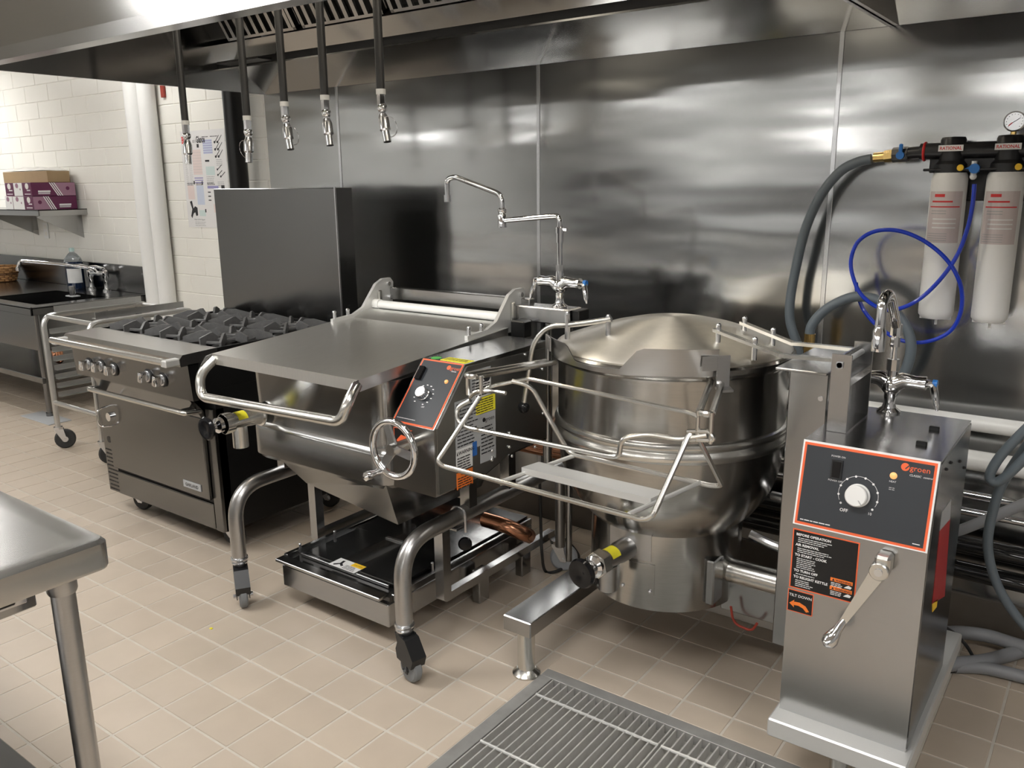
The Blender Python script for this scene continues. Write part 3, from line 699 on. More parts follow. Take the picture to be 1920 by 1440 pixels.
for a_, b_ in ((.03, .28), (.13, .28), (.255, .28), (.24, .572), (.33, .572)): FP.lines(k1, a_, a_+.085, b_+.01, .01, 1 if b_ > .5 else 2, .004, .0013)
for a_, b_ in ((.105, .283), (.195, .28), (.205, .1)): FP.rect(k1, a_, b_, a_+.013, b_+.022, .0013)
FP.text(k1, 'Please Call For Support', .075, .048, .014, .0013, sx=.9)
obj('pictures', k1, 'black_print', po)
k1 = MB(); FP.lines(k1, .03, .055, .5, .013, 18, .003, .0012); FP.lines(k1, .07, .105, .5, .013, 18, .003, .0012); FP.lines(k1, .255, .345, .33, .011, 5, .004, .0012); FP.lines(k1, .375, .45, .435, .011, 4, .004, .0012); FP.lines(k1, .37, .45, .295, .011, 3, .004, .0012); FP.lines(k1, .08, .2, .035, .011, 3, .004, .0012)
for i in range(8): FP.rect(k1, .115, .36+i*.018, .215, .3612+i*.018, .0013)
obj('fine_print', k1, 'grey_print', po)
wp = MB().cyl((-5.628, 3.325, 0), (-5.628, 3.325, 2.75), .066, n=20)
tag(obj('wall_pipe', wp, 'white_paint_pipe'), 'white painted vertical pipe, left one of the pair beside the sink', 'pipe', 'vertical white pipes')
tag(obj('wall_pipe', MB().cyl((-5.492, 3.335, 0), (-5.492, 3.335, 2.75), .058, n=20), 'white_paint_pipe'), 'white painted vertical pipe, right one of the pair beside the poster', 'pipe', 'vertical white pipes')
tag(obj('pipe_tag', MB().box(-5.395, -5.36, YB-.02, YB-.002, 2.10, 2.19, .002), 'red_rubber'), 'small dark red clip on the wall right of the white pipes', 'clip')
tag(obj('conduit', MB().cyl((-4.515, 3.30, 0), (-4.515, 3.30, 2.75), .058, n=20), 'black_steel'), 'thick black vertical pipe right of the poster', 'pipe')
oc = thing('wall_outlet', 'white wall outlet under the wall shelf', 'outlet', (-7.275, YB-.004, 1.12))
obj('cover_plate', MB().box(-7.315, -7.235, YB-.008, YB-.001, 1.115, 1.245, .002), 'white_plastic', oc)
for z in (1.15, 1.205): obj('socket', MB().box(-7.293, -7.257, YB-.0095, YB-.006, z-.012, z+.018, .003), 'off_white', oc)

# ------------------------------------------------------------------ tilting braising pan
bpn = thing('braising_pan', 'stainless tilting braising pan with closed lid, hand wheel and control box', 'braising pan', (-2.1, 2.1, 0))
VX0, VX1, VY0, VY1 = -2.47, -1.775, 1.75, 2.42
def rrect(x0, x1, y0, y1, r, z, seg=6):
    out = []
    for cx, cyy, a in ((x1-r, y0+r, -90), (x1-r, y1-r, 0), (x0+r, y1-r, 90), (x0+r, y0+r, 180)):
        for k in range(seg+1):
            t = math.radians(a+90*k/seg); out.append(Vector((cx+r*math.cos(t), cyy+r*math.sin(t), z)))
    return out
def loft(loops, cap0=True, cap1=True):
    m = MB(); n = len(loops[0]); vs = [v for l in loops for v in l]; fs = []
    for i in range(len(loops)-1):
        for k in range(n): fs.append((i*n+k, i*n+(k+1) % n, (i+1)*n+(k+1) % n, (i+1)*n+k))
    if cap0: fs.append(tuple(range(n-1, -1, -1)))
    if cap1: fs.append(tuple((len(loops)-1)*n+k for k in range(n)))
    return m.add(vs, fs)
lp = [rrect(VX0+d, VX1-d, VY0+d, VY1-d, r, z) for d, r, z in ((.012, .07, .585), (0, .075, .60), (0, .075, .695), (.003, .075, .705), (.014, .07, .716), (.016, .07, .73), (.010, .07, .90), (.0, .07, .935))]
obj('vessel', loft(lp), 'steel_pan', bpn)
# lid: front lip low, rising to the hinges
LX0, LX1 = -2.51, -1.79
def zl(y): return .962+(y-1.665)*.068
ld = MB().prism([(LX0, 1.665, zl(1.665)-.036), (LX0, 1.665, zl(1.665)), (LX0, 2.40, zl(2.40)), (LX0, 2.40, zl(2.40)-.03)], (LX1-LX0, 0, 0))
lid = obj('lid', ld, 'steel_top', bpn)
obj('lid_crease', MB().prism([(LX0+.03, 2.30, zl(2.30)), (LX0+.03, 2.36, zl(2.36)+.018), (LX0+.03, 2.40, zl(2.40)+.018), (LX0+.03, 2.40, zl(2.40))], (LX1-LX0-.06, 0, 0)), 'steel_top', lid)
hy = 1.605
obj('lid_handle', MB().tube([(LX0+.012, 1.668, .945), (LX0-.005, hy+.01, .90), (LX0+.005, hy, .822), (LX1-.02, hy, .845), (LX1+.005, hy+.01, .91), (LX1-.012, 1.668, .945)], .0165, .075, 14, 8), 'steel_rod', lid)
for x in (LX0, LX1-.003):
    obj('handle_gusset', MB().prism([(x, 1.664, .962), (x, 1.64, .957), (x, 1.618, .93), (x, 1.625, .905), (x, 1.664, .928)], (.004, 0, 0)), 'steel', lid)
for x in (LX0+.015, LX1-.03):
    pl = [(2.19, .985), (2.19, 1.012), (2.30, 1.018), (2.355, 1.04), (2.43, 1.125), (2.47, 1.143), (2.515, 1.143), (2.53, 1.125), (2.52, 1.02), (2.49, .99)]
    hp = obj('hinge_plate', MB().prism([(x, y, z) for y, z in pl], (.014, 0, 0)), 'alu_plate', lid)
    for y in (2.205, 2.275):
        obj('bolt', MB().cyl((x+.007, y, zl(y)), (x+.007, y, 1.035), .007, n=8).ball((x+.007, y, 1.037), .008, 8), 'bright_plate', hp)
    obj('bolt', MB().cyl((x-.008, 2.50, 1.12), (x+.022, 2.50, 1.12), .009, n=10), 'bright_plate', hp)
    obj('pin', MB().cyl((x-.004, 2.505, 1.065), (x+.026, 2.505, 1.065), .010, n=8), 'bright_plate', hp)
    obj('latch', MB().box(x+.014, x+.03, 2.43, 2.45, 1.03, 1.10, .004), 'steel_rod', hp)
obj('spring_tube', MB().cyl((LX0+.02, 2.42, 1.045), (LX1-.02, 2.42, 1.045), .0175, n=18), 'white_plastic', lid, 'white tube between the hinge plates')
obj('spring_collar', MB().cyl((LX0+.026, 2.42, 1.045), (LX0+.06, 2.42, 1.045), .021, n=18), 'white_plastic', lid)
obj('rear_rail', MB().box(LX0+.03, LX1+.02, 2.505, 2.54, 1.055, 1.105, .003), 'steel', bpn)
obj('rear_housing', MB().box(LX0+.03, LX1+.02, 2.46, 2.54, .60, 1.03, .003), 'steel', bpn)
# burner shield below the vessel
BX0, BX1 = -2.42, -1.80
sd = loft([[Vector((BX0, 1.80, .60)), Vector((BX1, 1.765, .60)), Vector((BX1, 2.36, .60)), Vector((BX0, 2.36, .60))], [Vector((BX0+.07, 1.90, .455)), Vector((BX1, 1.81, .455)), Vector((BX1, 2.24, .455)), Vector((BX0+.07, 2.24, .455))]][::-1])
obj('burner_shield', sd, 'steel_pan', bpn)
# tubular frame, each tube runs up from the caster and back under the pan
for x, nm in ((-2.53, 0), (-1.695, 1)):
    obj('frame_tube', MB().tube([(x, 1.712, .185), (x, 1.712, .452), (x, 2.62, .452), (x, 2.62, .40)], .027, .19, 18, 10), 'steel_satin', bpn)
    obj('tube_collar', MB().torus((x, 1.712, .182), (0, 0, 1), .024, .0085, 20, 8).torus((x, 1.712, .168), (0, 0, 1), .022, .0075, 20, 8), 'bright_plate', bpn)
    q = Vector((x, 1.712, 0))
    obj('rear_leg', MB().cyl((x, 2.60, .115), (x, 2.60, .45), .02, n=14), 'steel_satin', bpn)
    turn = math.radians(25 if nm else 5)
    caster(bpn, x, 1.712, .046, 'grey_rubber', True, top=.168, turn=math.radians(104 if nm else 122), w=.03)
    caster(bpn, x-.03, 2.62, .055, 'translucent_wheel', False, top=.13, turn=1.1, w=.03)
for y in (2.04, 2.26): obj('post', MB().tube([(-1.695, y, .46), (-1.695, y, .64)], .02, 0, 4, sq=True), 'steel', bpn)
for y in (1.95, 2.3): obj('post', MB().tube([(-2.53, y, .46), (-2.53, y, .72)], .02, 0, 4, sq=True), 'steel', bpn)
obj('trunnion_plate', MB().box(-2.55, -2.475, 1.92, 2.33, .66, .86, .004), 'steel', bpn)
# draw-off valve
def wrap_label(c, ax, r, h0, h1, a0, a1, n=10):
    c = Vector(c); ax = Vector(ax).normalized(); u = Vector((0, 0, 1)); u = (u-ax*u.dot(ax)).normalized(); w = ax.cross(u); m_ = MB(); vs = []
    for i in range(n+1):
        t = math.radians(a0+(a1-a0)*i/n); d = u*math.cos(t)+w*math.sin(t); vs += [c+ax*h0+d*r, c+ax*h1+d*r]
    return m_.add(vs, [(2*i, 2*i+1, 2*i+3, 2*i+2) for i in range(n)])
vx, vz = -2.39, .745
dv = obj('draw_off_valve', MB().lathe([(.001, 0), (.040, 0), (.040, .006), (.034, .010), (.031, .02), (.031, .05), (.029, .055), (.029, .115), (.034, .118), (.034, .15), (.001, .15)], (vx, 1.752, vz), (0, -1, 0), 24), 'steel_rod', bpn)
obj('valve_nut', MB().lathe([(.001, 0), (.036, 0), (.036, .028), (.001, .028)], (vx, 1.63, vz), (0, -1, 0), 6), 'steel_rod', dv, sharp=20)
obj('valve_neck', MB().lathe([(.001, 0), (.020, 0), (.026, .008), (.026, .022), (.012, .03), (.012, .055), (.001, .055)], (vx, 1.602, vz), (0, -1, 0), 20), 'chrome', dv)
obj('valve_knob', MB().lathe([(.001, 0), (.03, 0), (.038, .006), (.040, .014), (.036, .02), (.022, .021), (.012, .018), (.001, .018)], (vx, 1.553, vz), (0, -1, 0), 28), 'black_gloss', dv, 'round black valve knob')
obj('spout', MB().cyl((vx, 1.665, vz-.02), (vx, 1.665, vz-.095), .026, n=20), 'steel_rod', dv)
obj('sticker', wrap_label((vx, 1.752, vz), (0, -1, 0), .0297, .068, .105, -75, 15), 'label_yellow', dv)
# control box
CX0, CX1 = -1.757, -1.585
prof = [(1.757, .612), (1.757, .82), (1.908, .99), (2.345, .995), (2.345, .645), (2.12, .645), (1.99, .612)]
cbx = obj('control_box', MB().prism([(CX0, y, z) for y, z in prof], (CX1-CX0, 0, 0)), 'steel_pan', bpn)
obj('box_cover', MB().prism([(CX1, y, z) for y, z in [(1.768, .617), (1.768, .822), (1.913, .982), (2.336, .972), (2.336, .652), (2.12, .652), (1.99, .618)]], (.004, 0, 0)), 'steel_cover', bpn)
bl = MB()
for px, py in ((1017, 692), (1018, 775), (955, 838), (955, 812), (985, 665), (1003, 838), (960, 855), (923, 845), (922, 862), (923, 858)):
    q = pX(px, py, CX1+.006); obj('cover_screw', MB().ball(q, .0055, 8), 'bright_plate', cbx)
fp = Fr((CX0+.003, 1.757, .82), (1, 0, 0), (0, .151, .17), (0, -1, .8)); pw, ph = CX1-CX0-.006, math.hypot(.151, .17)
a = MB(); fp.rect(a, .001, .001, pw-.001, ph-.001, .001); pn = obj('control_panel', a, 'orange', bpn, 'slanted control panel with orange border')
a = MB(); fp.rect(a, .006, .007, pw-.006, ph-.006, .0016); obj('panel_face', a, 'panel_slate', pn)
kc = (.43*pw, .46*ph)
a = MB().lathe([(.001, 0), (.021, 0), (.021, .004), (.0185, .006), (.0185, .02), (.017, .022), (.001, .022)], fp.p(kc[0], kc[1], .002), fp.n, 28); obj('dial', a, 'bright_plate', pn, 'silver temperature dial')
a = MB()
for i in range(12):
    t = math.radians(230-i*27); fp.rect(a, kc[0]+.034*math.cos(t)-.003, kc[1]+.034*math.sin(t)-.0015, kc[0]+.034*math.cos(t)+.003, kc[1]+.034*math.sin(t)+.0015, .002, .0015)
fp.lines(a, .012, pw*.55, .018, .005, 1, .0016, .002); fp.text(a, 'OFF', kc[0]+.012, kc[1]-.042, .007, .002); fp.text(a, 'classic', pw-.035, ph-.033, .008, .002)
obj('dial_print', a, 'white_print', pn)
a = MB(); fp.text(a, 'groen', pw-.042, ph-.026, .017, .002); fp.disc(a, pw-.05, ph-.02, .0075, .002); obj('logo', a, 'orange', pn)
a = MB(); q0 = (.012, .66*ph); a.prism([fp.p(q0[0], q0[1], 0), fp.p(q0[0]+.02, q0[1], 0), fp.p(q0[0]+.02, q0[1]+.045, 0), fp.p(q0[0], q0[1]+.045, 0)], fp.n*.012); obj('rocker_switch', a, 'black_gloss', pn)
a = MB().ball(fp.p(pw-.034, ph*.70, .001), .007, 12); obj('pilot_lamp', a, 'amber_lamp', pn)
ft = Fr((CX0, 1.91, .9901), (1, 0, 0), (0, 1, 0), (0, 0, 1)); a = MB(); ft.rect(a, .065, .006, .165, .05, .0012); st_ = obj('caution_label', a, 'label_yellow', cbx, 'yellow caution label')
a = MB(); ft.lines(a, .07, .16, .042, .008, 4, .003, .0016, .1); obj('print', a, 'black_print', st_)
a = MB(); ft.disc(a, .035, .022, .017, .0012); obj('approval_dot', a, 'label_green', cbx, 'green round sticker')
# arrow label behind the wheel
ff = Fr((CX0+.01, 1.757, .72), (1, 0, 0), (0, 0, 1), (0, -1, 0)); a = MB(); ff.rect(a, 0, 0, .075, .085, .001); al = obj('arrow_label', a, 'panel_black', cbx)
a = MB(); ff.rect(a, .0, .0, .002, .085, .0014); ff.rect(a, 0, .083, .075, .085, .0014)
ff.poly(a, [(.01, .045), (.03, .065), (.06, .06), (.06, .045), (.03, .048), (.02, .035)], .0014); obj('arrow', a, 'orange', al)
# labels on the cover side
FS = Fr((CX1+.0045, 1.80, .6), (0, 1, 0), (0, 0, 1), (1, 0, 0))
def side_label(name, m_, a0, b0, a1, b1, h=.0006):
    return obj(name, FS.rect(MB(), a0, b0, a1, b1, h), m_, cbx)
l1 = side_label('rating_plate', 'label_grey', .048, .12, .165, .285); l1b = side_label('rating_plate', 'label_grey', .125, .285, .225, .365)
a = MB(); FS.lines(a, .055, .155, .275, .011, 13, .0035, .0012); FS.lines(a, .13, .18, .355, .01, 6, .003, .0012); obj('print', a, 'black_print', l1)
a = MB(); FS.disc(a, .205, .335, .016, .0012, sx=1.1); obj('mark', a, 'black_print', l1b)
l2 = side_label('notice_plate', 'label_grey', .165, .06, .245, .22); a = MB(); FS.text(a, 'groen', .192, .192, .02, .0012); FS.disc(a, .186, .199, .007, .0012); FS.lines(a, .17, .24, .175, .012, 8, .004, .0012); obj('print', a, 'black_print', l2)
l3 = side_label('notice_label', 'label_white', .145, .275, .222, .33, .001); a = MB(); FS.lines(a, .148, .219, .322, .008, 6, .0035, .0015, .1); obj('print', a, 'black_print', l3)
l4 = side_label('caution_label', 'label_yellow', .147, .222, .245, .273, .001); a = MB(); FS.lines(a, .15, .24, .266, .0075, 6, .003, .0015, .1); obj('print', a, 'black_print', l4)
l5 = side_label('warning_label', 'label_white', .048, .065, .125, .135, .001); a = MB(); FS.text(a, 'WARNING', .058, .117, .0155, .0015, bold=.02); FS.poly(a, [(.05, .116), (.056, .116), (.053, .128)], .0015); FS.lines(a, .052, .12, .106, .0085, 5, .0035, .0015, .15); FS.rect(a, .048, .062, .125, .066, .0015); obj('print', a, 'black_print', l5)
l6 = side_label('warning_label', 'warn_orange', .048, .008, .125, .062, .001); a = MB(); FS.text(a, 'WARNING', .066, .05, .009, .0015); FS.lines(a, .052, .12, .042, .008, 5, .0035, .0015, .15); obj('print', a, 'black_print', l6)
side_label('blue_tag', 'label_blue', .127, .095, .148, .14, .0012)
# hand wheel
wc = Vector((-1.652, 1.655, .778))
wh = obj('hand_wheel', MB().torus(wc, (0, 1, 0), .083, .0105, 48, 12), 'chrome', bpn, 'chrome hand wheel with three spokes')
for k in range(3):
    t = math.radians(50+120*k+ 60); dv_ = Vector((math.cos(t), 0, math.sin(t))); pv = Vector((-math.sin(t), 0, math.cos(t)))
    obj('spoke', MB().prism([wc+dv_*.01+pv*.013, wc+dv_*.01-pv*.013, wc+dv_*.08-pv*.011, wc+dv_*.08+pv*.011], (0, .008, 0)), 'bright_plate', wh)
obj('wheel_hub', MB().cyl(wc+Vector((0, -.014, 0)), (wc.x, 1.76, wc.z), .017, n=18), 'steel_rod', wh)
hk = wc+Vector((-.042, 0, -.071))
obj('wheel_grip', MB().sweep([hk+Vector((0, -y, 0)) for y in (0, .012, .02, .035, .05, .062, .075, .082)], [.006, .007, .011, .009, .012, .0145, .0125, .004], 14), 'chrome', wh)
# rear bracket tube for the faucet
obj('faucet_bracket', MB().box(-1.80, -1.565, 2.45, 2.54, 1.032, 1.088, .004), 'steel', bpn)
obj('bracket_end', MB().box(-1.564, -1.535, 2.47, 2.54, 1.045, 1.085, .003), 'black_steel', bpn)
obj('bracket_post', MB().cyl((-1.70, 2.52, .45), (-1.70, 2.52, 1.035), .018, n=14), 'steel', bpn)
obj('water_pipe', MB().cyl((-1.59, 2.50, .12), (-1.59, 2.50, 1.035), .012, n=12), 'steel', bpn)
obj('fitting', MB().box(-1.78, -1.72, 2.40, 2.45, .98, 1.04, .004), 'black_steel', bpn)

def bib_faucet(name, label, base, dz=0, lever_y=0):
    """deck mixing valve with two levers on a pedestal"""
    b = Vector(base); t = thing(name, label, 'faucet', b)
    obj('pedestal', MB().lathe([(.001, 0), (.03, 0), (.03, .005), (.018, .014), (.014, .03), (.016, .045), (.001, .045)], b, n=20), 'chrome', t)
    c = b+Vector((0, 0, .075)); m_ = MB().ball(c, .028, 14)
    for sx in (-1, 1): m_.sweep([c, c+Vector((sx*.03, 0, .016)), c+Vector((sx*.06, 0, .014)), c+Vector((sx*.085, 0, .014))], [.026, .021, .017, .019], 12)
    m_.cyl(c, c+Vector((0, 0, .055)), .017, .014, 14).cyl(b+Vector((0, 0, .04)), c, .014, .02, 14)
    obj('valve_body', m_, 'chrome', t)
    for sx in (-1, 1):
        e = c+Vector((sx*.085, 0, .014))
        lv = obj('lever', MB().sweep([e, e+Vector((sx*.016, 0, 0)), e+Vector((sx*.022, -.004, -.02)), e+Vector((sx*.030, -.01, -.05)), e+Vector((sx*.034, -.012, -.066))], [.012, .012, .010, .008, .003], 10), 'chrome', t)
        if sx > 0: obj('cold_button', MB().cyl(e+Vector((.015, 0, .002)), e+Vector((.026, 0, .002)), .011, n=14), 'blue_plastic', lv, 'blue cold water button')
    return t, c
FA = Vector((-1.628, 2.49, 1.088))
fa, c = bib_faucet('pot_filler_faucet', 'chrome double-jointed pot filler faucet behind the braising pan', FA)
x, y = FA.x, FA.y
obj('riser', MB().cyl((x, y, c.z+.05), (x, y, 1.33), .0105, n=14).cyl((x, y, c.z+.05), (x, y, c.z+.075), .015, n=6).cyl((x, y, 1.315), (x, y, 1.365), .0135, n=14), 'chrome', fa)
obj('riser_joint', MB().lathe([(.001, 0), (.016, 0), (.016, .018), (.012, .022), (.001, .022)], (x, y, 1.348), n=16).cyl((x, y, 1.36), (x+.03, y, 1.36), .006, n=8), 'chrome', fa)
obj('lower_arm', MB().tube([(x, y, 1.36), (x, y, 1.408), (-1.865, y, 1.388)], .0095, .03, 12), 'chrome', fa)
obj('swing_joint', MB().lathe([(.001, 0), (.0165, 0), (.0165, .045), (.013, .05), (.016, .055), (.016, .066), (.010, .07), (.001, .07)], (-1.877, y, 1.362), n=16), 'chrome', fa)
obj('upper_arm', MB().tube([(-1.877, y, 1.42), (-1.877, y, 1.478), (-2.10, y, 1.545), (-2.137, y, 1.535), (-2.137, y, 1.468)], .0098, .03, 12), 'chrome', fa)
obj('aerator', MB().cyl((-2.137, y, 1.452), (-2.137, y, 1.478), .0135, n=12), 'chrome', fa)

# ------------------------------------------------------------------ drain tray slung under the pan
dt = thing('drain_tray', 'low stainless tray with black cover slung under the braising pan', 'tray', (-2.11, 2.2, 0))
DX0, DX1, DY0, DY1 = -2.385, -1.845, 1.79, 2.62
obj('tray_body', MB().box(DX0, DX1, DY0, DY1, .082, .165, .003), 'steel', dt)
for m2 in (MB().box(DX0-.012, DX1-.02, DY0-.02, DY0+.02, .180, .192, .002), MB().box(DX0-.012, DX0+.008, DY0+.02, DY1, .180, .198, .002), MB().box(DX1-.012, DX1, DY0+.03, DY1, .165, .19, .002)): obj('tray_rim', m2, 'steel', dt)
obj('rim_shadow_gap', MB().box(DX0+.004, DX1-.004, DY0+.012, DY1, .165, .186), 'black_enamel', dt)
obj('cover_plate', MB().box(DX0+.05, DX1-.03, DY0+.07, 2.13, .188, .202, .003), 'black_enamel', dt, 'glossy black cover plate')
obj('rear_cover', MB().box(DX0+.02, DX1-.02, 2.135, DY1, .186, .196, .003), 'black_enamel', dt)
obj('cover_edge', MB().box(DX0+.04, DX1-.05, DY0+.055, DY0+.065, .188, .20, .001), 'steel', dt)
obj('cover_catch', MB().box(DX0+.21, DX0+.30, 2.115, 2.13, .20, .208, .001), 'steel', dt)
for px, py in ((563, 1026), (628, 1002), (811, 1062)):
    q = pZ(px, py+4, .2); obj('stud', MB().cyl((q.x, q.y, .19), (q.x, q.y, .218), .005, n=8).ball((q.x, q.y, .22), .006, 8), 'bright_plate', dt)
q = pZ(653, 1061, .2025); fl = Fr((q.x-.07, q.y-.03, .2025), (1, 0, 0), (0, 1, 0), (0, 0, 1)); a = MB(); fl.rect(a, 0, 0, .13, .06, .0005); sl = obj('safety_sticker', a, 'label_white', dt, 'white and amber safety sticker')
a = MB(); fl.rect(a, .075, .035, .13, .06, .0009); obj('amber_corner', a, 'label_amber', sl)
a = MB(); fl.poly(a, [(.012, .012), (.03, .028), (.025, .048), (.035, .05), (.04, .03), (.055, .02), (.05, .012), (.035, .022), (.02, .006)], .0011); fl.lines(a, .062, .12, .028, .007, 4, .0025, .0012); fl.text(a, 'CAUTION', .084, .043, .009, .0013); obj('print', a, 'black_print', sl)
# hangers clamped to the frame tubes
for x in (-1.775, ):
    obj('hanger_post', MB().tube([(x, 1.99, .13), (x, 1.99, .405)], .019, 0, 4, sq=True), 'steel', dt)
    obj('hanger_rail', MB().tube([(x, 1.99, .132), (x, 2.66, .132)], .015, 0, 4, sq=True), 'steel', dt)
    obj('clamp_plate', MB().box(x-.03, x+.09, 1.96, 2.01, .405, .414, .002), 'steel', dt)
    obj('u_bolt', MB().tube([(-1.724, 1.985, .40), (-1.724, 1.985, .483), (-1.666, 1.985, .483), (-1.666, 1.985, .40)], .004, .03, 8), 'bright_plate', dt)
    for y in (2.24, 2.51):
        obj('foot', MB().box(x-.055, x-.02, y-.03, y+.03, 0, .13, .003), 'steel', dt); obj('foot_brace', MB().box(x-.12, x-.03, y-.015, y+.01, .05, .075, .002), 'steel', dt)
obj('hanger_post', MB().tube([(-2.45, 2.02, .17), (-2.45, 2.02, .44)], .019, 0, 4, sq=True), 'steel', dt)
obj('hanger_rail', MB().tube([(-2.45, 2.02, .185), (-2.45, 2.6, .185)], .015, 0, 4, sq=True), 'steel', dt)
obj('knob', MB().lathe([(.001, 0), (.022, 0), (.026, .012), (.022, .02), (.001, .022)], (-1.85, 2.2, .235), (.6, -.7, .2), 16), 'black_gloss', dt)
obj('drain_elbow', MB().tube([(-1.90, 2.38, .255), (-1.80, 2.38, .255), (-1.745, 2.42, .22), (-1.755, 2.47, .19)], .029, .06, 16), 'copper', dt, 'fat copper elbow')
tag(obj('copper_pipe', MB().cyl((-2.9, 2.86, .40), (-1.2, 2.86, .40), .028, n=16), 'copper'), 'long copper pipe running low behind the braising pan', 'pipe')
tag(obj('copper_pipe', MB().tube([(-2.62, 2.8, .40), (-2.62, 2.66, .34), (-2.62, 2.66, .10)], .028, .08, 14), 'copper'), 'bent copper drain pipe standing behind the drain tray', 'pipe')
tag(obj('white_board', MB().box(-3.02, -2.52, 2.80, 2.82, .0, .26, .003), 'white_plastic'), 'white panel standing on the floor behind the braising pan', 'panel')

# ------------------------------------------------------------------ tilting kettle with control console
kt = thing('tilting_kettle', 'large round stainless tilting kettle with domed lid and control console', 'kettle', (-1.0, 2.3, 0))
K = Vector((-1.137, 2.38, 0))
obj('pedestal_skirt', MB().lathe([(.235, .232), (.243, .232), (.243, .50), (.235, .50)], K, n=72), 'steel_kettle', kt)
obj('skirt_bottom', MB().lathe([(.001, .24), (.24, .24)], K, n=48), 'black_steel', kt)
bowl = [(.236, .47), (.25, .485), (.285, .52), (.315, .565), (.335, .61), (.347, .66), (.353, .71), (.356, .745)]
obj('jacket', MB().lathe(bowl, K, n=96), 'steel_kettle', kt, 'rounded lower jacket')
obj('weld_band', MB().lathe([(.354, .744), (.363, .748), (.3665, .757), (.366, .768), (.361, .776), (.360, .781), (.364, .786), (.366, .794), (.363, .803), (.354, .808)], K, n=96), 'steel_rod', kt, 'polished double weld band')
obj('upper_body', MB().lathe([(.355, .806), (.354, .83), (.354, .975), (.356, .985), (.366, .992), (.372, 1.002), (.371, 1.016), (.364, 1.022), (.352, 1.02), (.345, 1.0), (.345, .9)], K, n=96), 'steel_kettle', kt)
lidp = [(.360, 1.020), (.363, 1.026), (.358, 1.032), (.33, 1.042), (.27, 1.063), (.20, 1.085), (.12, 1.103), (.05, 1.111), (.001, 1.112)]
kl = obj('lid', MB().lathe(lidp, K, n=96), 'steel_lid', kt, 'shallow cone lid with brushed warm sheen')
# lid handle with ball
obj('lid_handle', MB().tube([(-1.235, 2.17, 1.122), (-1.345, 2.16, 1.098), (-1.45, 2.15, 1.085), (-1.497, 2.14, 1.03), (-1.535, 2.14, .83)], .0085, .05, 12, 8), 'steel_rod', kl)
obj('handle_ball', MB().ball((-1.537, 2.14, .812), .0195, 18), 'black_gloss', kl, 'black ball on the lid handle')
for x, y in ((-1.245, 2.17), (-1.38, 2.155)): obj('stud', MB().cyl((x, y, 1.05), (x, y, 1.128), .008, n=10).ball((x, y, 1.13), .007, 8), 'bright_plate', kl)
# hinge straps
for pts in ([(-.945, 2.255, 1.105), (-.735, 2.21, 1.062), (-.72, 2.205, 1.062), (-.545, 2.15, 1.078)], [(-.935, 2.432, 1.102), (-.762, 2.39, 1.062), (-.74, 2.385, 1.064), (-.535, 2.29, 1.082)]):
    m_ = MB()
    for a, b_ in zip(pts[:-1], pts[1:]):
        a, b_ = Vector(a), Vector(b_); d = (b_-a).normalized(); sd_ = d.cross(Vector((0, 0, 1))).normalized()*.011; up = Vector((0, 0, .0045))
        m_.prism([a-sd_-up, a+sd_-up, b_+sd_-up, b_-sd_-up], up*2)
    hs = obj('hinge_strap', m_, 'steel_rod', kl)
    for t in (.06, .62):
        q = Vector(pts[0]).lerp(Vector(pts[1]), t); obj('stud', MB().cyl(q-Vector((0, 0, .042)), q+Vector((0, 0, .014)), .0075, n=10).ball(q+Vector((0, 0, .016)), .008, 8), 'bright_plate', hs)
# pouring guard round the front of the rim
def arc_sheet(r, th, prof):
    """prof: list of (angle deg, z bottom, z top)"""
    m_ = MB(); vs = []
    for a, zb, zt in prof:
        t = math.radians(a)
        for rr, z in ((r, zb), (r+(zt-zb)*.25, zt), (r+(zt-zb)*.25+th, zt), (r+th, zb)): vs.append((K.x+rr*math.sin(t), K.y-rr*math.cos(t), z))
    n = len(prof); fs = []
    for i in range(n-1):
        for k in range(4): fs.append((i*4+k, (i+1)*4+k, (i+1)*4+(k+1) % 4, i*4+(k+1) % 4))
    fs += [(0, 1, 2, 3), (4*n-1, 4*n-2, 4*n-3, 4*n-4)]
    return m_.add(vs, fs)
gp = [(-50, 1.0, 1.062), (-44, 1.0, 1.066), (-38, 1.0, 1.066), (-32, 1.0, 1.066), (-26, 1.0, 1.064), (-24, 1.0, 1.056), (-20.5, 1.0, 1.018), (-19, 1.0, 1.015), (-10, .998, 1.013), (-2, .998, 1.013), (4, 1.0, 1.016), (8, 1.0, 1.045), (12, 1.002, 1.074), (15, 1.003, 1.082)] + [(a, 1.004, 1.083) for a in (20, 25, 30, 35, 40, 44)]
obj('pour_guard', arc_sheet(.374, .003, gp), 'steel_satin', kt, 'notched splash guard on the front rim')
# valve
q = Vector((-1.145, 2.15, .425)); ax = Vector((-.12, -1, -.02)).normalized()
kv = obj('draw_off_valve', MB().lathe([(.001, -.02), (.034, -.02), (.034, .06), (.031, .07), (.031, .15), (.001, .15)], q, ax, 24), 'steel_satin', kt)
obj('valve_nut', MB().lathe([(.001, .14), (.041, .14), (.041, .172), (.001, .172)], q, ax, 6), 'steel_rod', kv, sharp=20)
obj('valve_neck', MB().lathe([(.001, .17), (.034, .17), (.034, .185), (.024, .192), (.024, .21), (.018, .222), (.001, .222)], q, ax, 24), 'chrome', kv)
obj('valve_knob', MB().lathe([(.001, .222), (.032, .222), (.042, .228), (.045, .238), (.041, .247), (.026, .248), (.012, .244), (.001, .244)], q, ax, 32), 'black_gloss', kv, 'round black valve knob')
obj('spout', MB().cyl(q+ax*.11+Vector((0, 0, -.02)), q+ax*.11+Vector((0, 0, -.10)), .028, n=20), 'steel_satin', kv)
obj('sticker', wrap_label(q, ax, .0316, .085, .125, -70, 20), 'label_yellow', kv)
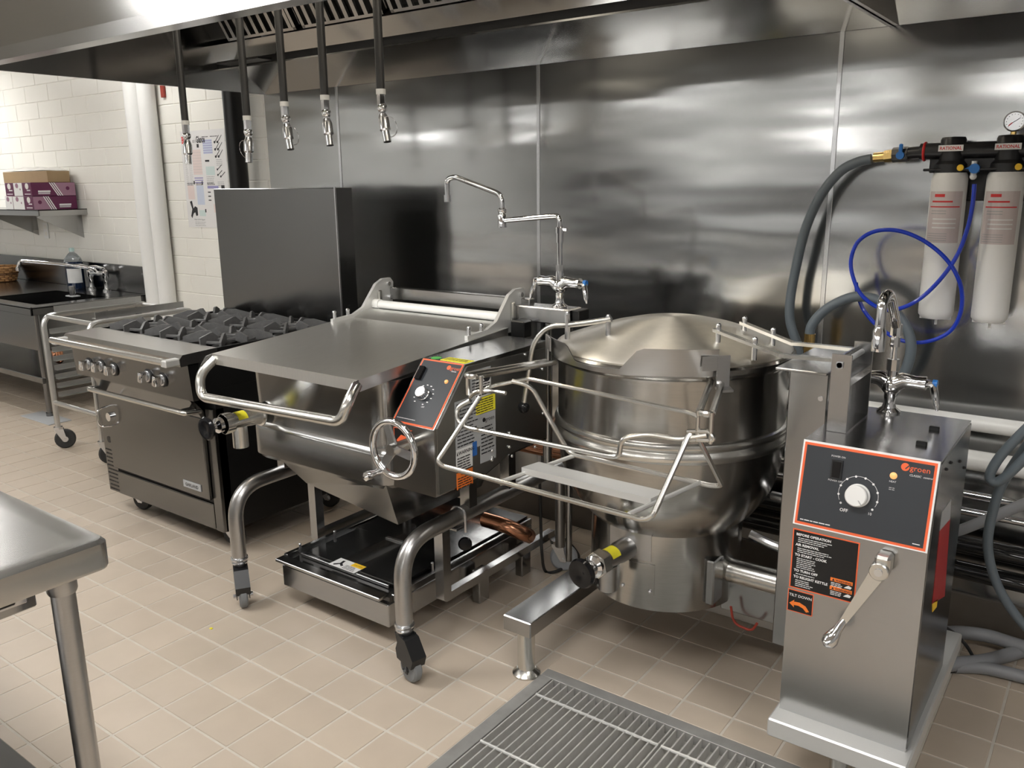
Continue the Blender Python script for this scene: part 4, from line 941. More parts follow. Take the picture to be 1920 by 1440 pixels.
def arc_plate(name, a0, a1, z0, z1, r, m_, par):
    vs = []; n = 10
    for i in range(n+1):
        t = math.radians(a0+(a1-a0)*i/n)
        for rr, z in ((r, z0), (r+.003, z0), (r+.003, z1), (r, z1)): vs.append((K.x+rr*math.sin(t), K.y-rr*math.cos(t), z))
    fs = [(i*4+k, i*4+(k+1) % 4, (i+1)*4+(k+1) % 4, (i+1)*4+k) for i in range(n) for k in range(4)]+[(3, 2, 1, 0), (n*4, n*4+1, n*4+2, n*4+3)]
    return obj(name, MB().add(vs, fs), m_, par)
arc_plate('weld_patch', -18, 16, .395, .505, .2425, 'steel_satin', kt)
apl = arc_plate('access_plate', -8, 19, .285, .385, .2425, 'steel_kettle', kt)
for a_ in (-5, 16): t = math.radians(a_); obj('screw', MB().ball((K.x+.247*math.sin(t), K.y-.247*math.cos(t), .297), .006, 8), 'bright_plate', apl)
obj('trunnion_pipe', MB().cyl((-.93, 2.36, .33), (-.69, 2.36, .33), .038, n=24), 'steel_rod', kt)
obj('trunnion_plate', MB().box(-.932, -.905, 2.24, 2.46, .255, .40, .004), 'steel', kt)
obj('trunnion_box', MB().box(-.92, -.68, 2.34, 2.50, .20, .30, .003), 'steel', kt)
obj('steam_line', MB().tube([(-.88, 2.46, .42), (-.80, 2.46, .40), (-.69, 2.46, .40)], .015, .02, 10), 'bright_plate', kt)
obj('steam_line', MB().tube([(-.83, 2.5, .55), (-.69, 2.46, .56)], .014, 0, 10), 'bright_plate', kt)
obj('red_loop', MB().tube([(-.87, 2.3, .24), (-.86, 2.3, .185), (-.80, 2.3, .178), (-.785, 2.3, .21)], .004, .03, 8), 'red_rubber', kt, 'thin red hose loop')
# base frame
obj('base_beam', MB().box(-1.455, -1.35, 1.905, 2.68, .153, .205, .003), 'steel', kt)
obj('cross_beam', MB().box(-1.35, -.60, 2.50, 2.60, .085, .155, .003), 'steel_satin', kt)
for x, y in ((-1.395, 1.946), (-1.395, 2.62)):
    ll = obj('leg', MB().cyl((x, y, .012), (x, y, .155), .028, n=20), 'steel_rod', kt)
    obj('foot_flange', MB().lathe([(.001, 0), (.045, 0), (.045, .006), (.036, .014), (.03, .022), (.001, .022)], (x, y, 0), n=24), 'steel_rod', ll)
obj('column', MB().box(-.706, -.603, 2.20, 2.52, .218, 1.030, .003), 'steel', kt)
obj('column_cap', MB().box(-.735, -.60, 2.17, 2.53, 1.028, 1.036, .002), 'steel', kt)
obj('column_bolt', MB().cyl((-.62, 2.197, .96), (-.62, 2.205, .96), .007, n=8), 'bright_plate', kt)
# console
QX0, QX1, QY = -.588, -.288, 1.93
cprof = [(QY, .205), (QY, .712), (1.972, .912), (2.375, .912), (2.375, .205)]
cs = obj('console', MB().prism([(QX0, y, z) for y, z in cprof], (QX1-QX0, 0, 0)), 'steel', kt, 'upright control console')
obj('console_side', MB().prism([(QX1, y, z) for y, z in [(QY+.006, .21), (QY+.006, .712), (1.976, .906), (2.37, .906), (2.37, .21)]], (.002, 0, 0)), 'steel_dark_reflection', kt)
obj('plinth', MB().box(-.598, -.272, 1.872, 2.60, .155, .205, .004), 'alu_plate', kt)
for x in (-.45, ):
    for y in (2.03, 2.5):
        ll = obj('leg', MB().cyl((x, y, .0), (x, y, .158), .028, n=20), 'steel_rod', kt)
for px, py in ((1752, 805), (1728, 833)):
    q = pZ(px, py, .914); obj('clip', MB().box(q.x-.012, q.x+.012, q.y-.005, q.y+.005, .91, .922, .002), 'black_steel', kt)
sc_ = MB()
for px, py in ((1800, 850), (1808, 862), (1783, 852), (1775, 865)): obj('side_screw', MB().ball(pX(px, py+15, QX1+.003), .004, 8), 'black_plastic', kt)
# slanted panel
fk = Fr((QX0+.003, QY, .712), (1, 0, 0), (0, .042, .2), (0, -1, .2)); pw, ph = .294, math.hypot(.042, .2)
def U(u, v): return (u*pw, (1-v)*ph)
a = MB(); fk.rect(a, -.002, -.001, pw+.002, ph+.001, .0006); cpn = obj('control_panel', a, 'white_print', kt, 'slate control panel with orange border')
a = MB(); fk.rect(a, .002, .002, pw-.002, ph-.004, .0011); obj('panel_border', a, 'orange', cpn)
a = MB(); fk.rect(a, .0075, .008, pw-.0075, ph-.010, .0016); obj('panel_face', a, 'panel_slate', cpn)
kc = U(.465, .526)
a = MB().lathe([(.001, 0), (.027, 0), (.027, .004), (.0245, .006), (.0245, .022), (.022, .025), (.001, .025)], fk.p(kc[0], kc[1], .002), fk.n, 36); dl = obj('dial', a, 'label_white', cpn, 'white round temperature dial')
a = MB(); a.prism([fk.p(kc[0]+.006+k*.0, kc[1]-.008, .0275) for k in (0,)]+[fk.p(kc[0]+.009, kc[1]-.008, .0275), fk.p(kc[0]+.017, kc[1]-.018, .0275), fk.p(kc[0]+.014, kc[1]-.019, .0275)], fk.n*.0006); obj('pointer', a, 'grey_print', dl)
a = MB(); R_ = .0435
for i in range(36):
    t0 = math.radians(205-i*6.4); t1 = math.radians(205-(i+1)*6.4)
    fk.poly(a, [(kc[0]+r_*math.cos(t), kc[1]+r_*math.sin(t)) for r_, t in ((R_, t0), (R_+.0008, t0), (R_+.0008, t1), (R_, t1))], .002)
for i in range(10):
    t = math.radians(215-i*28); fk.disc(a, kc[0]+R_*math.cos(t), kc[1]+R_*math.sin(t), .0026, .0022, n=10)
fk.text(a, 'OFF', kc[0]-.036, kc[1]-.044, .0105, .002, bold=.02); fk.text(a, '10', kc[0]+.026, kc[1]-.04, .009, .002)
u = U(.28, .14); fk.text(a, 'POWER ON', u[0], u[1], .006, .002, 'CENTER'); u = U(.28, .42); fk.text(a, 'POWER OFF', u[0], u[1], .006, .002, 'CENTER')
u = U(.70, .31); fk.text(a, 'HEAT', u[0], u[1], .006, .002, 'CENTER')
u = U(.85, .205); fk.text(a, 'CLASSIC', u[0]-.012, u[1], .0066, .002, 'LEFT', shear=.2); fk.text(a, 'control', u[0]+.0165, u[1], .0066, .002, shear=.3)
fk.lines(a, .014, .085, .014, .005, 1, .0022, .002, .02); fk.lines(a, pw-.03, pw-.014, .014, .005, 1, .002, .002, .02)
obj('print', a, 'white_print', cpn)
u = U(.70, .40); a = MB(); fk.lines(a, u[0]-.006, u[0]+.006, u[1]+.006, .004, 2, .0018, .002, .02); obj('faint_print', a, 'grey_print', cpn)
u = U(.835, .125); a = MB(); fk.text(a, 'groen', u[0]-.008, u[1]-.004, .018, .002); fk.disc(a, u[0]-.018, u[1]+.002, .009, .002); lg = obj('logo', a, 'orange', cpn)
a = MB(); fk.poly(a, [(u[0]-.018, u[1]-.001), (u[0]-.0165, u[1]-.003), (u[0]-.008, u[1]+.007), (u[0]-.0095, u[1]+.009)], .0024); obj('logo_needle', a, 'panel_slate', lg)
u = U(.28, .28); a = MB(); a.prism([fk.p(u[0]-.0125, u[1]-.023, 0), fk.p(u[0]+.0125, u[1]-.023, 0), fk.p(u[0]+.0125, u[1]+.023, 0), fk.p(u[0]-.0125, u[1]+.023, 0)], fk.n*.006); rs = obj('rocker_switch', a, 'black_plastic', cpn)
a = MB(); a.prism([fk.p(u[0]-.009, u[1]-.019, .006), fk.p(u[0]+.009, u[1]-.019, .006), fk.p(u[0]+.009, u[1]+.019, .012), fk.p(u[0]-.009, u[1]+.019, .012)], -fk.n*.004); obj('rocker', a, 'black_gloss', rs)
u = U(.70, .234); obj('pilot_lamp', MB().lathe([(.001, .004), (.005, .0035), (.008, .001), (.008, 0)][::-1], fk.p(u[0], u[1], .0012), fk.n, 16), 'amber_lamp', cpn, 'amber pilot lamp')
# instruction label
fi = Fr((-.585, QY, .545), (1, 0, 0), (0, 0, 1), (0, -1, 0)); lw, lh = .155, .155
a = MB(); fi.rect(a, 0, 0, lw, lh, .0008); il = obj('instruction_label', a, 'orange', kt, 'black instruction label with orange edge')
a = MB(); fi.rect(a, .003, .003, lw-.003, lh-.003, .0012); obj('label_face', a, 'panel_black', il)
a = MB(); z = lh-.016
for head, n_ in (('BEFORE OPERATION', 3), ('AIR REMOVAL', 3), ('TO START - COOK', 6), ('TO TURN OFF', 1), ('TO RELIGHT KETTLE', 4)):
    fi.text(a, head, .009, z, .0088, .0016, bold=.035); z -= .0058
    fi.lines(a, .014, .10 if n_ == 3 else .06, z, .0048, n_, .0016, .0016, .3); z -= n_*.0048+.0062
obj('print', a, 'white_print', il)
for b0 in (.034, .012):
    a = MB(); fi.rect(a, .096, b0+.010, lw-.008, b0+.019, .0015); ow = obj('warning_bar', a, 'warn_orange', il)
    a = MB(); fi.text(a, 'WARNING', .108, b0+.0115, .0075, .002, bold=.02); fi.poly(a, [(.1, b0+.0115), (.106, b0+.0115), (.103, b0+.0178)], .002); obj('print', a, 'black_print', ow)
    a = MB(); fi.lines(a, .098, .125, b0+.006, .004, 3, .0016, .0016, .1); fi.poly(a, [(.128, b0), (.143, b0), (.146, b0+.005), (.138, b0+.008), (.132, b0+.004)], .0016); obj('fine_print', a, 'white_print', ow)
fd = Fr((-.5865, QY, .482), (1, 0, 0), (0, 0, 1), (0, -1, 0)); a = MB(); fd.rect(a, 0, 0, .062, .058, .0008); tl = obj('tilt_label', a, 'orange', kt, 'small label reading tilt down with orange arrow')
a = MB(); fd.rect(a, .002, .002, .060, .056, .0012); obj('label_face', a, 'panel_black', tl)
a = MB(); fd.text(a, 'TILT DOWN', .031, .041, .0098, .0016, 'CENTER', .015); obj('print', a, 'white_print', tl)
a = MB(); fd.poly(a, [(.005, .021), (.017, .032), (.016, .027), (.03, .028), (.045, .022), (.054, .01), (.047, .007), (.039, .015), (.028, .019), (.016, .018), (.017, .012)], .0016); obj('arrow', a, 'warn_orange', tl)
# crank handle
cb0 = pY(1652, 1066, 1.90); e0 = pY(1562, 1192, 1.875)
ck = obj('crank', MB().lathe([(.001, 0), (.021, 0), (.021, .028), (.019, .03), (.001, .03)], (cb0.x, 1.905, cb0.z), (0, -1, 0), 24), 'steel_rod', kt, 'steel tilting crank')
obj('crank_hub', MB().box(cb0.x-.014, cb0.x+.02, 1.885, QY, cb0.z-.008, cb0.z+.034, .006), 'steel_rod', ck)
obj('crank_pin', MB().lathe([(.001, 0), (.009, 0), (.009, .004), (.001, .004)], (cb0.x, 1.876, cb0.z), (0, -1, 0), 16), 'bright_plate', ck)
A = Vector((cb0.x, 1.89, cb0.z)); Bq = Vector((e0.x, 1.875, e0.z)); d = (Bq-A); sd_ = d.cross(Vector((0, 1, 0))).normalized()
obj('crank_arm', MB().prism([A+sd_*.017, A-sd_*.017, A+d*.78-sd_*.008, A+d*.78+sd_*.008], (0, .009, 0)), 'steel_rod', ck)
dn = d.normalized(); g0 = A+d*.80+Vector((0, .004, 0)); gd_ = (Vector((dn.x, -.55, dn.z))).normalized()
obj('crank_grip', MB().sweep([g0-gd_*.01, g0+gd_*.008, g0+gd_*.02, g0+gd_*.035, g0+gd_*.05, g0+gd_*.062, g0+gd_*.07], [.007, .010, .0105, .015, .0185, .016, .004], 16), 'chrome', ck)
# side sticker
fs_ = Fr((QX1+.0022, 2.0, .3), (0, 1, 0), (0, 0, 1), (1, 0, 0))
def sidepoly(name, pxs, m_, lab=None):
    qs = [pX(px, py, QX1+.0022) for px, py in pxs]
    return obj(name, MB().prism(qs, (.0006, 0, 0)), m_, kt, lab)
sidepoly('side_sticker', [(1762, 995), (1781, 973), (1771, 1118), (1748, 1132)], 'label_red', 'tall red sticker on the console side')
sidepoly('side_sticker', [(1766, 960), (1783, 937), (1781, 973), (1762, 995)], 'label_grey')
sidepoly('side_sticker', [(1748, 1132), (1758, 1122), (1756, 1138), (1748, 1148)], 'label_amber')
# lid hinge bracket on the console
hb = MB().box(-.566, -.518, 2.075, 2.079, .912, 1.108, .001).box(-.566, -.518, 2.275, 2.279, .912, 1.108, .001).box(-.566, -.562, 2.079, 2.275, .912, 1.09).box(-.566, -.518, 2.079, 2.275, .912, .916).box(-.566, -.52, 2.079, 2.275, 1.03, 1.05)
obj('hinge_bracket', hb, 'steel', kt)
obj('hinge_pin', MB().cyl((-.545, 2.068, 1.082), (-.545, 2.29, 1.082), .007, n=12).box(-.552, -.538, 2.068, 2.076, 1.075, 1.089), 'label_grey', kt)

# ------------------------------------------------------------------ pan carrier hanging on the kettle rim
pc = thing('pan_carrier', 'wire pan carrier hanging from the kettle rim on two arms', 'wire rack', (-1.12, 1.8, .76))
rr = .0068
for (bx, by), (ex, ey), nm in (((-1.405, 2.10), (-1.462, 1.775), 'L'), ((-.878, 2.125), (-.758, 1.775), 'R')):
    o_ = Vector((-.016, 0, 0)); o2 = Vector((.016, 0, 0))
    obj('arm', MB().tube([Vector((bx, by, .985))+o_, Vector((ex, ey, .995))+o_, Vector((ex, ey, .995))+o2, Vector((bx, by, .985))+o2], .0085, .02, 10), 'steel_rod', pc)
    t = math.radians(-47 if nm == 'L' else 46)
    ctr = Vector((K.x+.392*math.sin(t), K.y-.392*math.cos(t), 0)); u_ = Vector((math.cos(t), math.sin(t), 0)); n_ = Vector((math.sin(t), -math.cos(t), 0))
    br = obj('rim_bracket', MB().prism([ctr-u_*.018+Vector((0, 0, .975)), ctr+u_*.018+Vector((0, 0, .975)), ctr+u_*.018+Vector((0, 0, 1.065)), ctr-u_*.018+Vector((0, 0, 1.065))], n_*.005).prism([ctr-u_*.02+Vector((0, 0, .975)), ctr+u_*.02+Vector((0, 0, .975)), ctr+u_*.02+n_*.03+Vector((0, 0, .97)), ctr-u_*.02+n_*.03+Vector((0, 0, .97))], (0, 0, .006)), 'steel_satin', pc)
    s_ = -1 if nm == 'R' else 1
    obj('hook_plate', MB().prism([ctr+u_*.018*s_+Vector((0, 0, 1.025)), ctr+u_*.06*s_+Vector((0, 0, 1.025)), ctr+u_*.06*s_+Vector((0, 0, 1.065)), ctr+u_*.018*s_+Vector((0, 0, 1.065))], n_*.004), 'steel_satin', br)
yc = 1.775
# upper loop: top rod, hooks and dipped middle rod
obj('top_rod', MB().tube([(-1.47, yc+.01, .935), (-1.42, yc+.05, .962), (-1.34, yc+.06, .985), (-1.30, yc+.055, .998), (-.80, yc, .992), (-.772, yc, .985)], .0055, .02, 8), 'steel_rod', pc)
obj('upper_loop', MB().tube([(-1.46, yc, .935), (-1.44, yc, .955), (-1.395, yc+.02, .957), (-1.35, yc+.02, .957)], .0062, .02, 8), 'steel_rod', pc)
for x, z1 in ((-1.468, .94), (-1.42, .95), (-.775, .925), (-.742, .925)):
    obj('hanger', MB().tube([(x, yc, 1.0), (x, yc, z1)], .0055, 0, 8), 'steel_rod', pc)
obj('catch', MB().tube([(-.80, yc, .945), (-.745, yc, .955), (-.73, yc, .935), (-.80, yc, .925)], .0055, .012, 8), 'steel_rod', pc)
mid = [(-1.46, yc, .925), (-1.50, yc-.01, .90), (-1.495, yc-.02, .865), (-1.46, yc-.02, .85), (-1.0, yc-.02, .852), (-.97, yc-.02, .856), (-.965, yc-.02, .905), (-.90, yc-.01, .925), (-.82, yc, .922), (-.75, yc, .945)]
obj('middle_rod', MB().tube(mid, rr, .025, 10), 'steel_rod', pc)
# lower tray frame
fy, by_, zt = 1.645, 1.93, .768
lowf = [(-1.425, yc, .94), (-1.475, fy, zt+.01), (-1.455, fy, zt), (-.845, fy, zt-.012), (-.82, fy, zt), (-.795, yc, .94), (-.785, yc+.01, .945), (-.77, by_, zt), (-.80, by_, zt-.006), (-1.215, by_, zt), (-1.235, by_, zt+.01), (-1.30, yc+.07, .975), (-1.35, yc+.05, .985)]
obj('tray_frame', MB().tube(lowf, rr, .03, 10), 'steel_rod', pc)
for x0_, x1_ in ((-1.215, -1.26), (-.83, -.88)):
    obj('cross_rod', MB().tube([(x0_, by_, zt-.004), (x1_, fy, zt-.006)], .006, 0, 8), 'alu_plate', pc)
obj('rest_plate', MB().prism([(-1.255, 1.735, zt-.008), (-.87, 1.735, zt-.012), (-.862, 1.80, zt-.012), (-1.243, 1.80, zt-.008)], (0, 0, .018)), 'alu_plate', pc)

# ------------------------------------------------------------------ faucet on the console
FB = Vector((-.482, 2.345, .912))
fb_, c = bib_faucet('kettle_faucet', 'chrome fill faucet with short gooseneck on top of the kettle console', FB)
x, y = FB.x, FB.y
obj('riser', MB().cyl((x, y, c.z+.04), (x, y, 1.135), .009, n=14).cyl((x, y, c.z+.04), (x, y, c.z+.07), .016, n=8).cyl((x, y, 1.09), (x, y, 1.115), .0125, n=8).cyl((x, y, 1.12), (x, y, 1.15), .015, n=10), 'chrome', fb_)
obj('shutoff_lever', MB().sweep([(x, y, 1.14), (x, y, 1.155), (x-.004, y-.03, 1.175), (x-.008, y-.05, 1.195)], [.008, .009, .008, .007], 10), 'chrome', fb_)
obj('spout', MB().tube([(x, y, 1.14), (x-.002, y-.02, 1.17), (x-.003, y-.10, 1.245), (x-.004, y-.16, 1.235), (x-.004, y-.165, 1.15)], .0125, .045, 14, 8), 'chrome', fb_)
obj('aerator', MB().lathe([(.001, 0), (.0165, 0), (.0165, .05), (.013, .056), (.013, .066), (.001, .066)], (x-.004, y-.165, 1.105), n=18), 'chrome', fb_)

# ------------------------------------------------------------------ water filter on the wall
wf = thing('water_filter', 'twin white water filter canisters on a black wall manifold', 'water filter', (-.42, 2.96, 1.08))
yc = 2.945
for x in (-.494, -.343):
    cn = obj('canister', MB().lathe([(.001, 1.086), (.040, 1.086), (.050, 1.098), (.051, 1.11), (.051, 1.515), (.049, 1.528), (.042, 1.54), (.001, 1.54)], (x, yc, 0), n=40), 'white_plastic', wf)
    lb = MB(); pk = MB(); n = 14
    for i in range(n):
        a0 = math.radians(-150+i*8.6); a1 = math.radians(-150+(i+1)*8.6); r = .0514
        lb.add([(x+r*math.cos(t), yc+r*math.sin(t), z) for t, z in ((a0, 1.325), (a1, 1.325), (a1, 1.48), (a0, 1.48))], [(0, 1, 2, 3)])
    obj('label', lb, 'label_pink', cn)
    def band(m_, z, dz, f0, f1, nm):
        k_ = MB()
        for i in range(n):
            t = i/n
            if t < f0 or t > f1: continue
            a0 = math.radians(-150+i*8.6); a1 = math.radians(-150+(i+1)*8.6); r = .0518
            k_.add([(x+r*math.cos(q_), yc+r*math.sin(q_), zz) for q_, zz in ((a0, z), (a1, z), (a1, z+dz), (a0, z+dz))], [(0, 1, 2, 3)])
        obj(nm, k_, m_, cn)
    band('red_print', 1.463, .009, .15, .45, 'brand_box'); band('red_print', 1.447, .005, .12, .7, 'product_line'); band('red_print', 1.432, .0035, .05, .9, 'red_rule')
    for z in (1.42, 1.412): band('grey_print', z, .003, .08, .55, 'text_line')
    for z in (1.395, 1.382, 1.369): band('label_white', z, .004, .15, .8, 'text_line')
    for z in (1.352, 1.345, 1.338, 1.331): band('grey_print', z, .002, .05, .6, 'text_line')
    obj('drain_tip', MB().cyl((x+.005, yc-.01, 1.066), (x+.005, yc-.01, 1.09), .004, n=8), 'white_plastic', cn)
    obj('bottom_tab', MB().box(x-.045, x+.045, yc-.004, yc+.004, 1.082, 1.10), 'white_plastic', cn)
    hd = obj('filter_head', MB().lathe([(.001, 1.535), (.045, 1.535), (.045, 1.56), (.036, 1.57), (.036, 1.632), (.032, 1.64), (.001, 1.642)], (x, yc, 0), n=28), 'black_plastic', wf)
    fq = Fr((x-.034, yc-.0375, 1.598), (1, 0, 0), (0, 0, 1), (0, -1, 0)); k_ = MB(); fq.rect(k_, 0, 0, .068, .018, .0012); bd = obj('brand_plate', k_, 'label_white', hd)
    obj('lettering', fq.text(MB(), 'RATIONAL', .034, .0045, .0135, .0016, 'CENTER', .02, sx=.92), 'red_print', bd)
obj('manifold', MB().cyl((-.585, yc, 1.60), (-.20, yc, 1.60), .025, n=20).box(-.555, -.22, yc-.004, 3.02, 1.535, 1.585, .003).box(-.565, -.20, yc-.04, yc+.03, 1.540, 1.548, .002), 'black_plastic', wf)
obj('wall_plate', MB().box(-.53, -.24, 2.99, YW-.002, 1.45, 1.62, .003), 'black_plastic', wf)
obj('red_ring', MB().torus((-.572, yc, 1.60), (1, 0, 0), .026, .004, 24, 8), 'red_print', wf, 'red sealing ring')
obj('inlet_valve', MB().cyl((-.665, yc, 1.593), (-.585, yc, 1.598), .019, n=18).cyl((-.665, yc, 1.592), (-.62, yc, 1.594), .023, n=8), 'black_plastic', wf)
obj('valve_handle', MB().box(-.643, -.631, yc-.032, yc-.022, 1.585, 1.625, .004, 2).cyl((-.637, yc-.034, 1.59), (-.637, yc-.015, 1.59), .012, n=14), 'blue_plastic', wf, 'blue inlet valve handle')
obj('brass_coupling', MB().cyl((-.722, yc, 1.586), (-.69, yc, 1.588), .015, n=18).cyl((-.69, yc, 1.588), (-.665, yc, 1.591), .0185, n=6), 'brass', wf)
gx = -.338; gz = 1.678
gg = obj('gauge_case', MB().lathe([(.001, 0), (.029, 0), (.029, .02), (.0265, .022), (.025, .019)], (gx, yc+.01, gz), (0, -1, 0), 32), 'bright_plate', wf, 'round pressure gauge')
obj('gauge_face', MB().lathe([(.001, .0185), (.0255, .0185)], (gx, yc+.01, gz), (0, -1, 0), 32), 'glass_face', gg)
fg = Fr((gx, yc-.009, gz), (1, 0, 0), (0, 0, 1), (0, -1, 0)); k_ = MB(); fg.poly(k_, [(-.014, -.009), (-.013, -.0105), (.015, .009), (.0145, .010)], .0008); obj('needle', k_, 'black_print', gg)
k_ = MB()
for i in range(13):
    t = math.radians(225-i*22.5); fg.disc(k_, .0205*math.cos(t), .0205*math.sin(t), .0013, .0008, n=6)
obj('scale_marks', k_, 'grey_print', gg); k_ = MB(); fg.poly(k_, [(-.015, -.0105), (-.013, -.013), (-.004, -.004), (-.005, -.002)], .0009); obj('red_mark', k_, 'red_print', gg)
obj('gauge_stem', MB().cyl((gx, yc, 1.64), (gx, yc, 1.65), .008, n=6), 'brass', gg)
obj('outlet_valve', MB().cyl((-.428, yc-.02, 1.522), (-.428, yc-.02, 1.568), .0085, n=12).ball((-.428, yc-.02, 1.523), .010, 10), 'white_plastic', wf)
obj('outlet_handle', MB().cyl((-.424, yc-.045, 1.546), (-.424, yc-.02, 1.546), .0145, n=14).prism([(-.45, yc-.04, 1.546), (-.43, yc-.04, 1.540), (-.43, yc-.04, 1.556)], (0, .006, 0)), 'blue_plastic', wf, 'blue outlet valve handle')
for x in (-.462, -.31): obj('release_tab', MB().lathe([(.001, 0), (.010, 0), (.009, .004), (.001, .005)], (x, yc-.04, 1.549), (0, -1, 0), 14), 'label_amber', wf)

# hoses and tubes
def hose(name, label, pts, r, m_, n=12, cat='hose', seg=10):
    return tag(obj(name, MB().sweep(spline(pts, seg), r, n), m_), label, cat)
def pl_(pxs, Y): return [pY(a, b_, Y+(c_[0] if c_ else 0)) for a, b_, *c_ in pxs]
h_ = hose('supply_hose', 'thick grey hose arching from the filter valve down behind the kettle', pl_([(1634, 298), (1608, 304), (1575, 322), (1540, 365), (1512, 425), (1494, 495), (1482, 560), (1482, 605), (1497, 650), (1510, 690)], 2.945), .0165, 'hose_grey')
hl = thing('loop_hose', 'grey hose looping up from a brass fitting behind the console faucet', 'hose', pY(1520, 650, 2.9))
obj('tube', MB().sweep(spline(pl_([(1518, 632), (1522, 610), (1545, 583), (1580, 563), (1612, 556), (1650, 565), (1685, 592), (1706, 632), (1706, 670), (1690, 712), (1672, 740)], 2.88), 10), .0165, 12), 'hose_grey', hl)
q = pY(1518, 632, 2.88); obj('brass_fitting', MB().cyl(q+Vector((0, 0, -.03)), q+Vector((0, 0, .012)), .0185, n=14).cyl(q+Vector((0, 0, -.045)), q+Vector((0, 0, -.03)), .021, n=6).cyl(q+Vector((0, 0, -.075)), q+Vector((0, 0, -.045)), .017, n=14), 'brass', hl)
hose('blue_tube', 'thin bright blue water tube looped in front of the filters', pl_([(1827, 345), (1824, 380), (1815, 425), (1795, 478), (1762, 525), (1722, 562), (1680, 580), (1645, 576), (1613, 550), (1597, 510), (1597, 480), (1610, 452), (1640, 434), (1680, 432), (1722, 446), (1760, 472), (1788, 505, .0), (1803, 545, .02), (1800, 590, .03), (1778, 624, .04), (1735, 641, .05), (1690, 638, .05), (1650, 615, .05), (1622, 585, .05), (1609, 555, .05), (1605, 530, .05)], 2.86), .0063, 'blue_tube', 10)
hose('coiled_hose', 'grey hose loop hanging at the right picture edge', pl_([(1960, 770), (1920, 808), (1880, 850), (1860, 880), (1856, 897), (1868, 904), (1890, 890), (1925, 855), (1960, 815)], 2.62), .0135, 'hose_grey')
hose('drop_hose', 'grey hose sweeping down to the floor at the right picture edge', pl_([(1960, 790), (1915, 850), (1878, 910), (1860, 965), (1852, 1020), (1862, 1075), (1885, 1125), (1920, 1172), (1960, 1210)], 2.66), .0135, 'hose_grey')
hose('wall_conduit', 'grey ribbed conduit slanting up along the wall behind the console', pl_([(1740, 1010), (1800, 994), (1860, 970), (1920, 945), (1960, 930)], 2.85), .0175, 'conduit_grey')
hose('floor_conduit', 'upper grey conduit lying on the floor behind the console', [pZ(a, b_, .05) for a, b_ in ((1760, 1188), (1800, 1186), (1850, 1192), (1900, 1207), (1960, 1225))], .022, 'conduit_grey')
hose('floor_conduit', 'lower grey conduit rising towards the right edge on the floor', [pZ(a, b_, .03) for a, b_ in ((1740, 1252), (1790, 1245), (1840, 1240), (1890, 1228), (1960, 1205))], .022, 'conduit_grey')
hose('floor_conduit', 'grey conduit in shade at the floor by the right edge', [pZ(a, b_, .022) for a, b_ in ((1790, 1250), (1840, 1252), (1890, 1262), (1960, 1280))], .02, 'conduit_grey')
hose('power_cord', 'black power cord curving out beside the kettle console', [pZ(a, b_, z) for a, b_, z in ((1775, 1178, .13), (1795, 1192, .1), (1815, 1215, .05), (1826, 1238, .012), (1818, 1253, .006), (1800, 1258, .006), (1780, 1259, .006))], .0055, 'rubber', 8, 'cord')
hose('power_cord', 'black power cord looping on the floor behind the kettle valve', [pY(*h_2) for h_2 in ((1012, 905, 2.5), (1014, 980, 2.5), (1016, 1035, 2.45))] + [pZ(a, b_, .008) for a, b_ in ((1022, 1070), (1040, 1072), (1065, 1060), (1085, 1048), (1078, 1030), (1060, 1012), (1040, 1004))], .006, 'rubber', 8, 'cord')

# pipes along the stainless wall
for z, r, m_, lab in ((.755, .026, 'white_paint_pipe', 'upper white insulated pipe along the steel wall'), (.632, .033, 'white_paint_pipe', 'lower white insulated pipe along the steel wall'), (.515, .013, 'chrome', 'upper thin bright pipe along the steel wall'), (.455, .013, 'chrome', 'lower thin bright pipe along the steel wall'), (.34, .03, 'black_enamel', 'upper black gas pipe along the steel wall'), (.25, .03, 'black_enamel', 'lower black gas pipe along the steel wall')):
    tag(obj('wall_pipe', MB().cyl((-1.45, 2.96, z), (2.7, 2.96, z), r, n=18), m_), lab, 'pipe', 'horizontal pipes on the steel wall')
vt = thing('gas_valve', 'yellow and red valve handles behind the kettle on the left', 'valve', (-1.52, 2.55, .6))
obj('pipe', MB().cyl((-1.52, 2.62, .1), (-1.52, 2.62, .98), .016, n=12).cyl((-1.56, 2.62, .78), (-1.44, 2.62, .78), .016, n=12), 'steel', vt)
obj('handle', MB().box(-1.50, -1.47, 2.58, 2.60, .70, .775, .004), 'label_amber', vt, 'yellow handle'); obj('tag', MB().box(-1.49, -1.46, 2.575, 2.59, .60, .66, .004), 'label_red', vt, 'red tag')
obj('white_roll', MB().cyl((-1.53, 2.62, .93), (-1.44, 2.62, .93), .03, n=16), 'off_white', vt)

# ------------------------------------------------------------------ worktable at the lower left
tb = thing('work_table', 'stainless worktable corner on a round leg in the left foreground', 'table', (-2.2, .2, 0))
tx1, ty1, tz = -1.443, .711, .90
m_ = loft([[v for v in rrect(-5.2, tx1-.012+d_, -1.2, ty1-.012+d_, .02, z_, 4)] for d_, z_ in ((.010, tz-.058), (.012, tz-.052), (.012, tz-.008), (.006, tz-.001), (-.004, tz), (-.030, tz-.0035))], cap0=False)
obj('table_top', m_, 'steel_table', tb)
obj('leg', MB().cyl((-1.485, .635, .0), (-1.485, .635, tz-.05), .0208, n=28), 'steel_satin', tb)
obj('leg_socket', MB().lathe([(.0, -.045), (.0235, -.045), (.0255, -.04), (.0255, -.008), (.035, 0), (.0, 0)], (-1.485, .635, tz-.045), n=28), 'steel_satin', tb)
obj('leg', MB().cyl((-1.485, -1.1, 0), (-1.485, -1.1, tz-.05), .0208, n=20), 'steel_satin', tb)
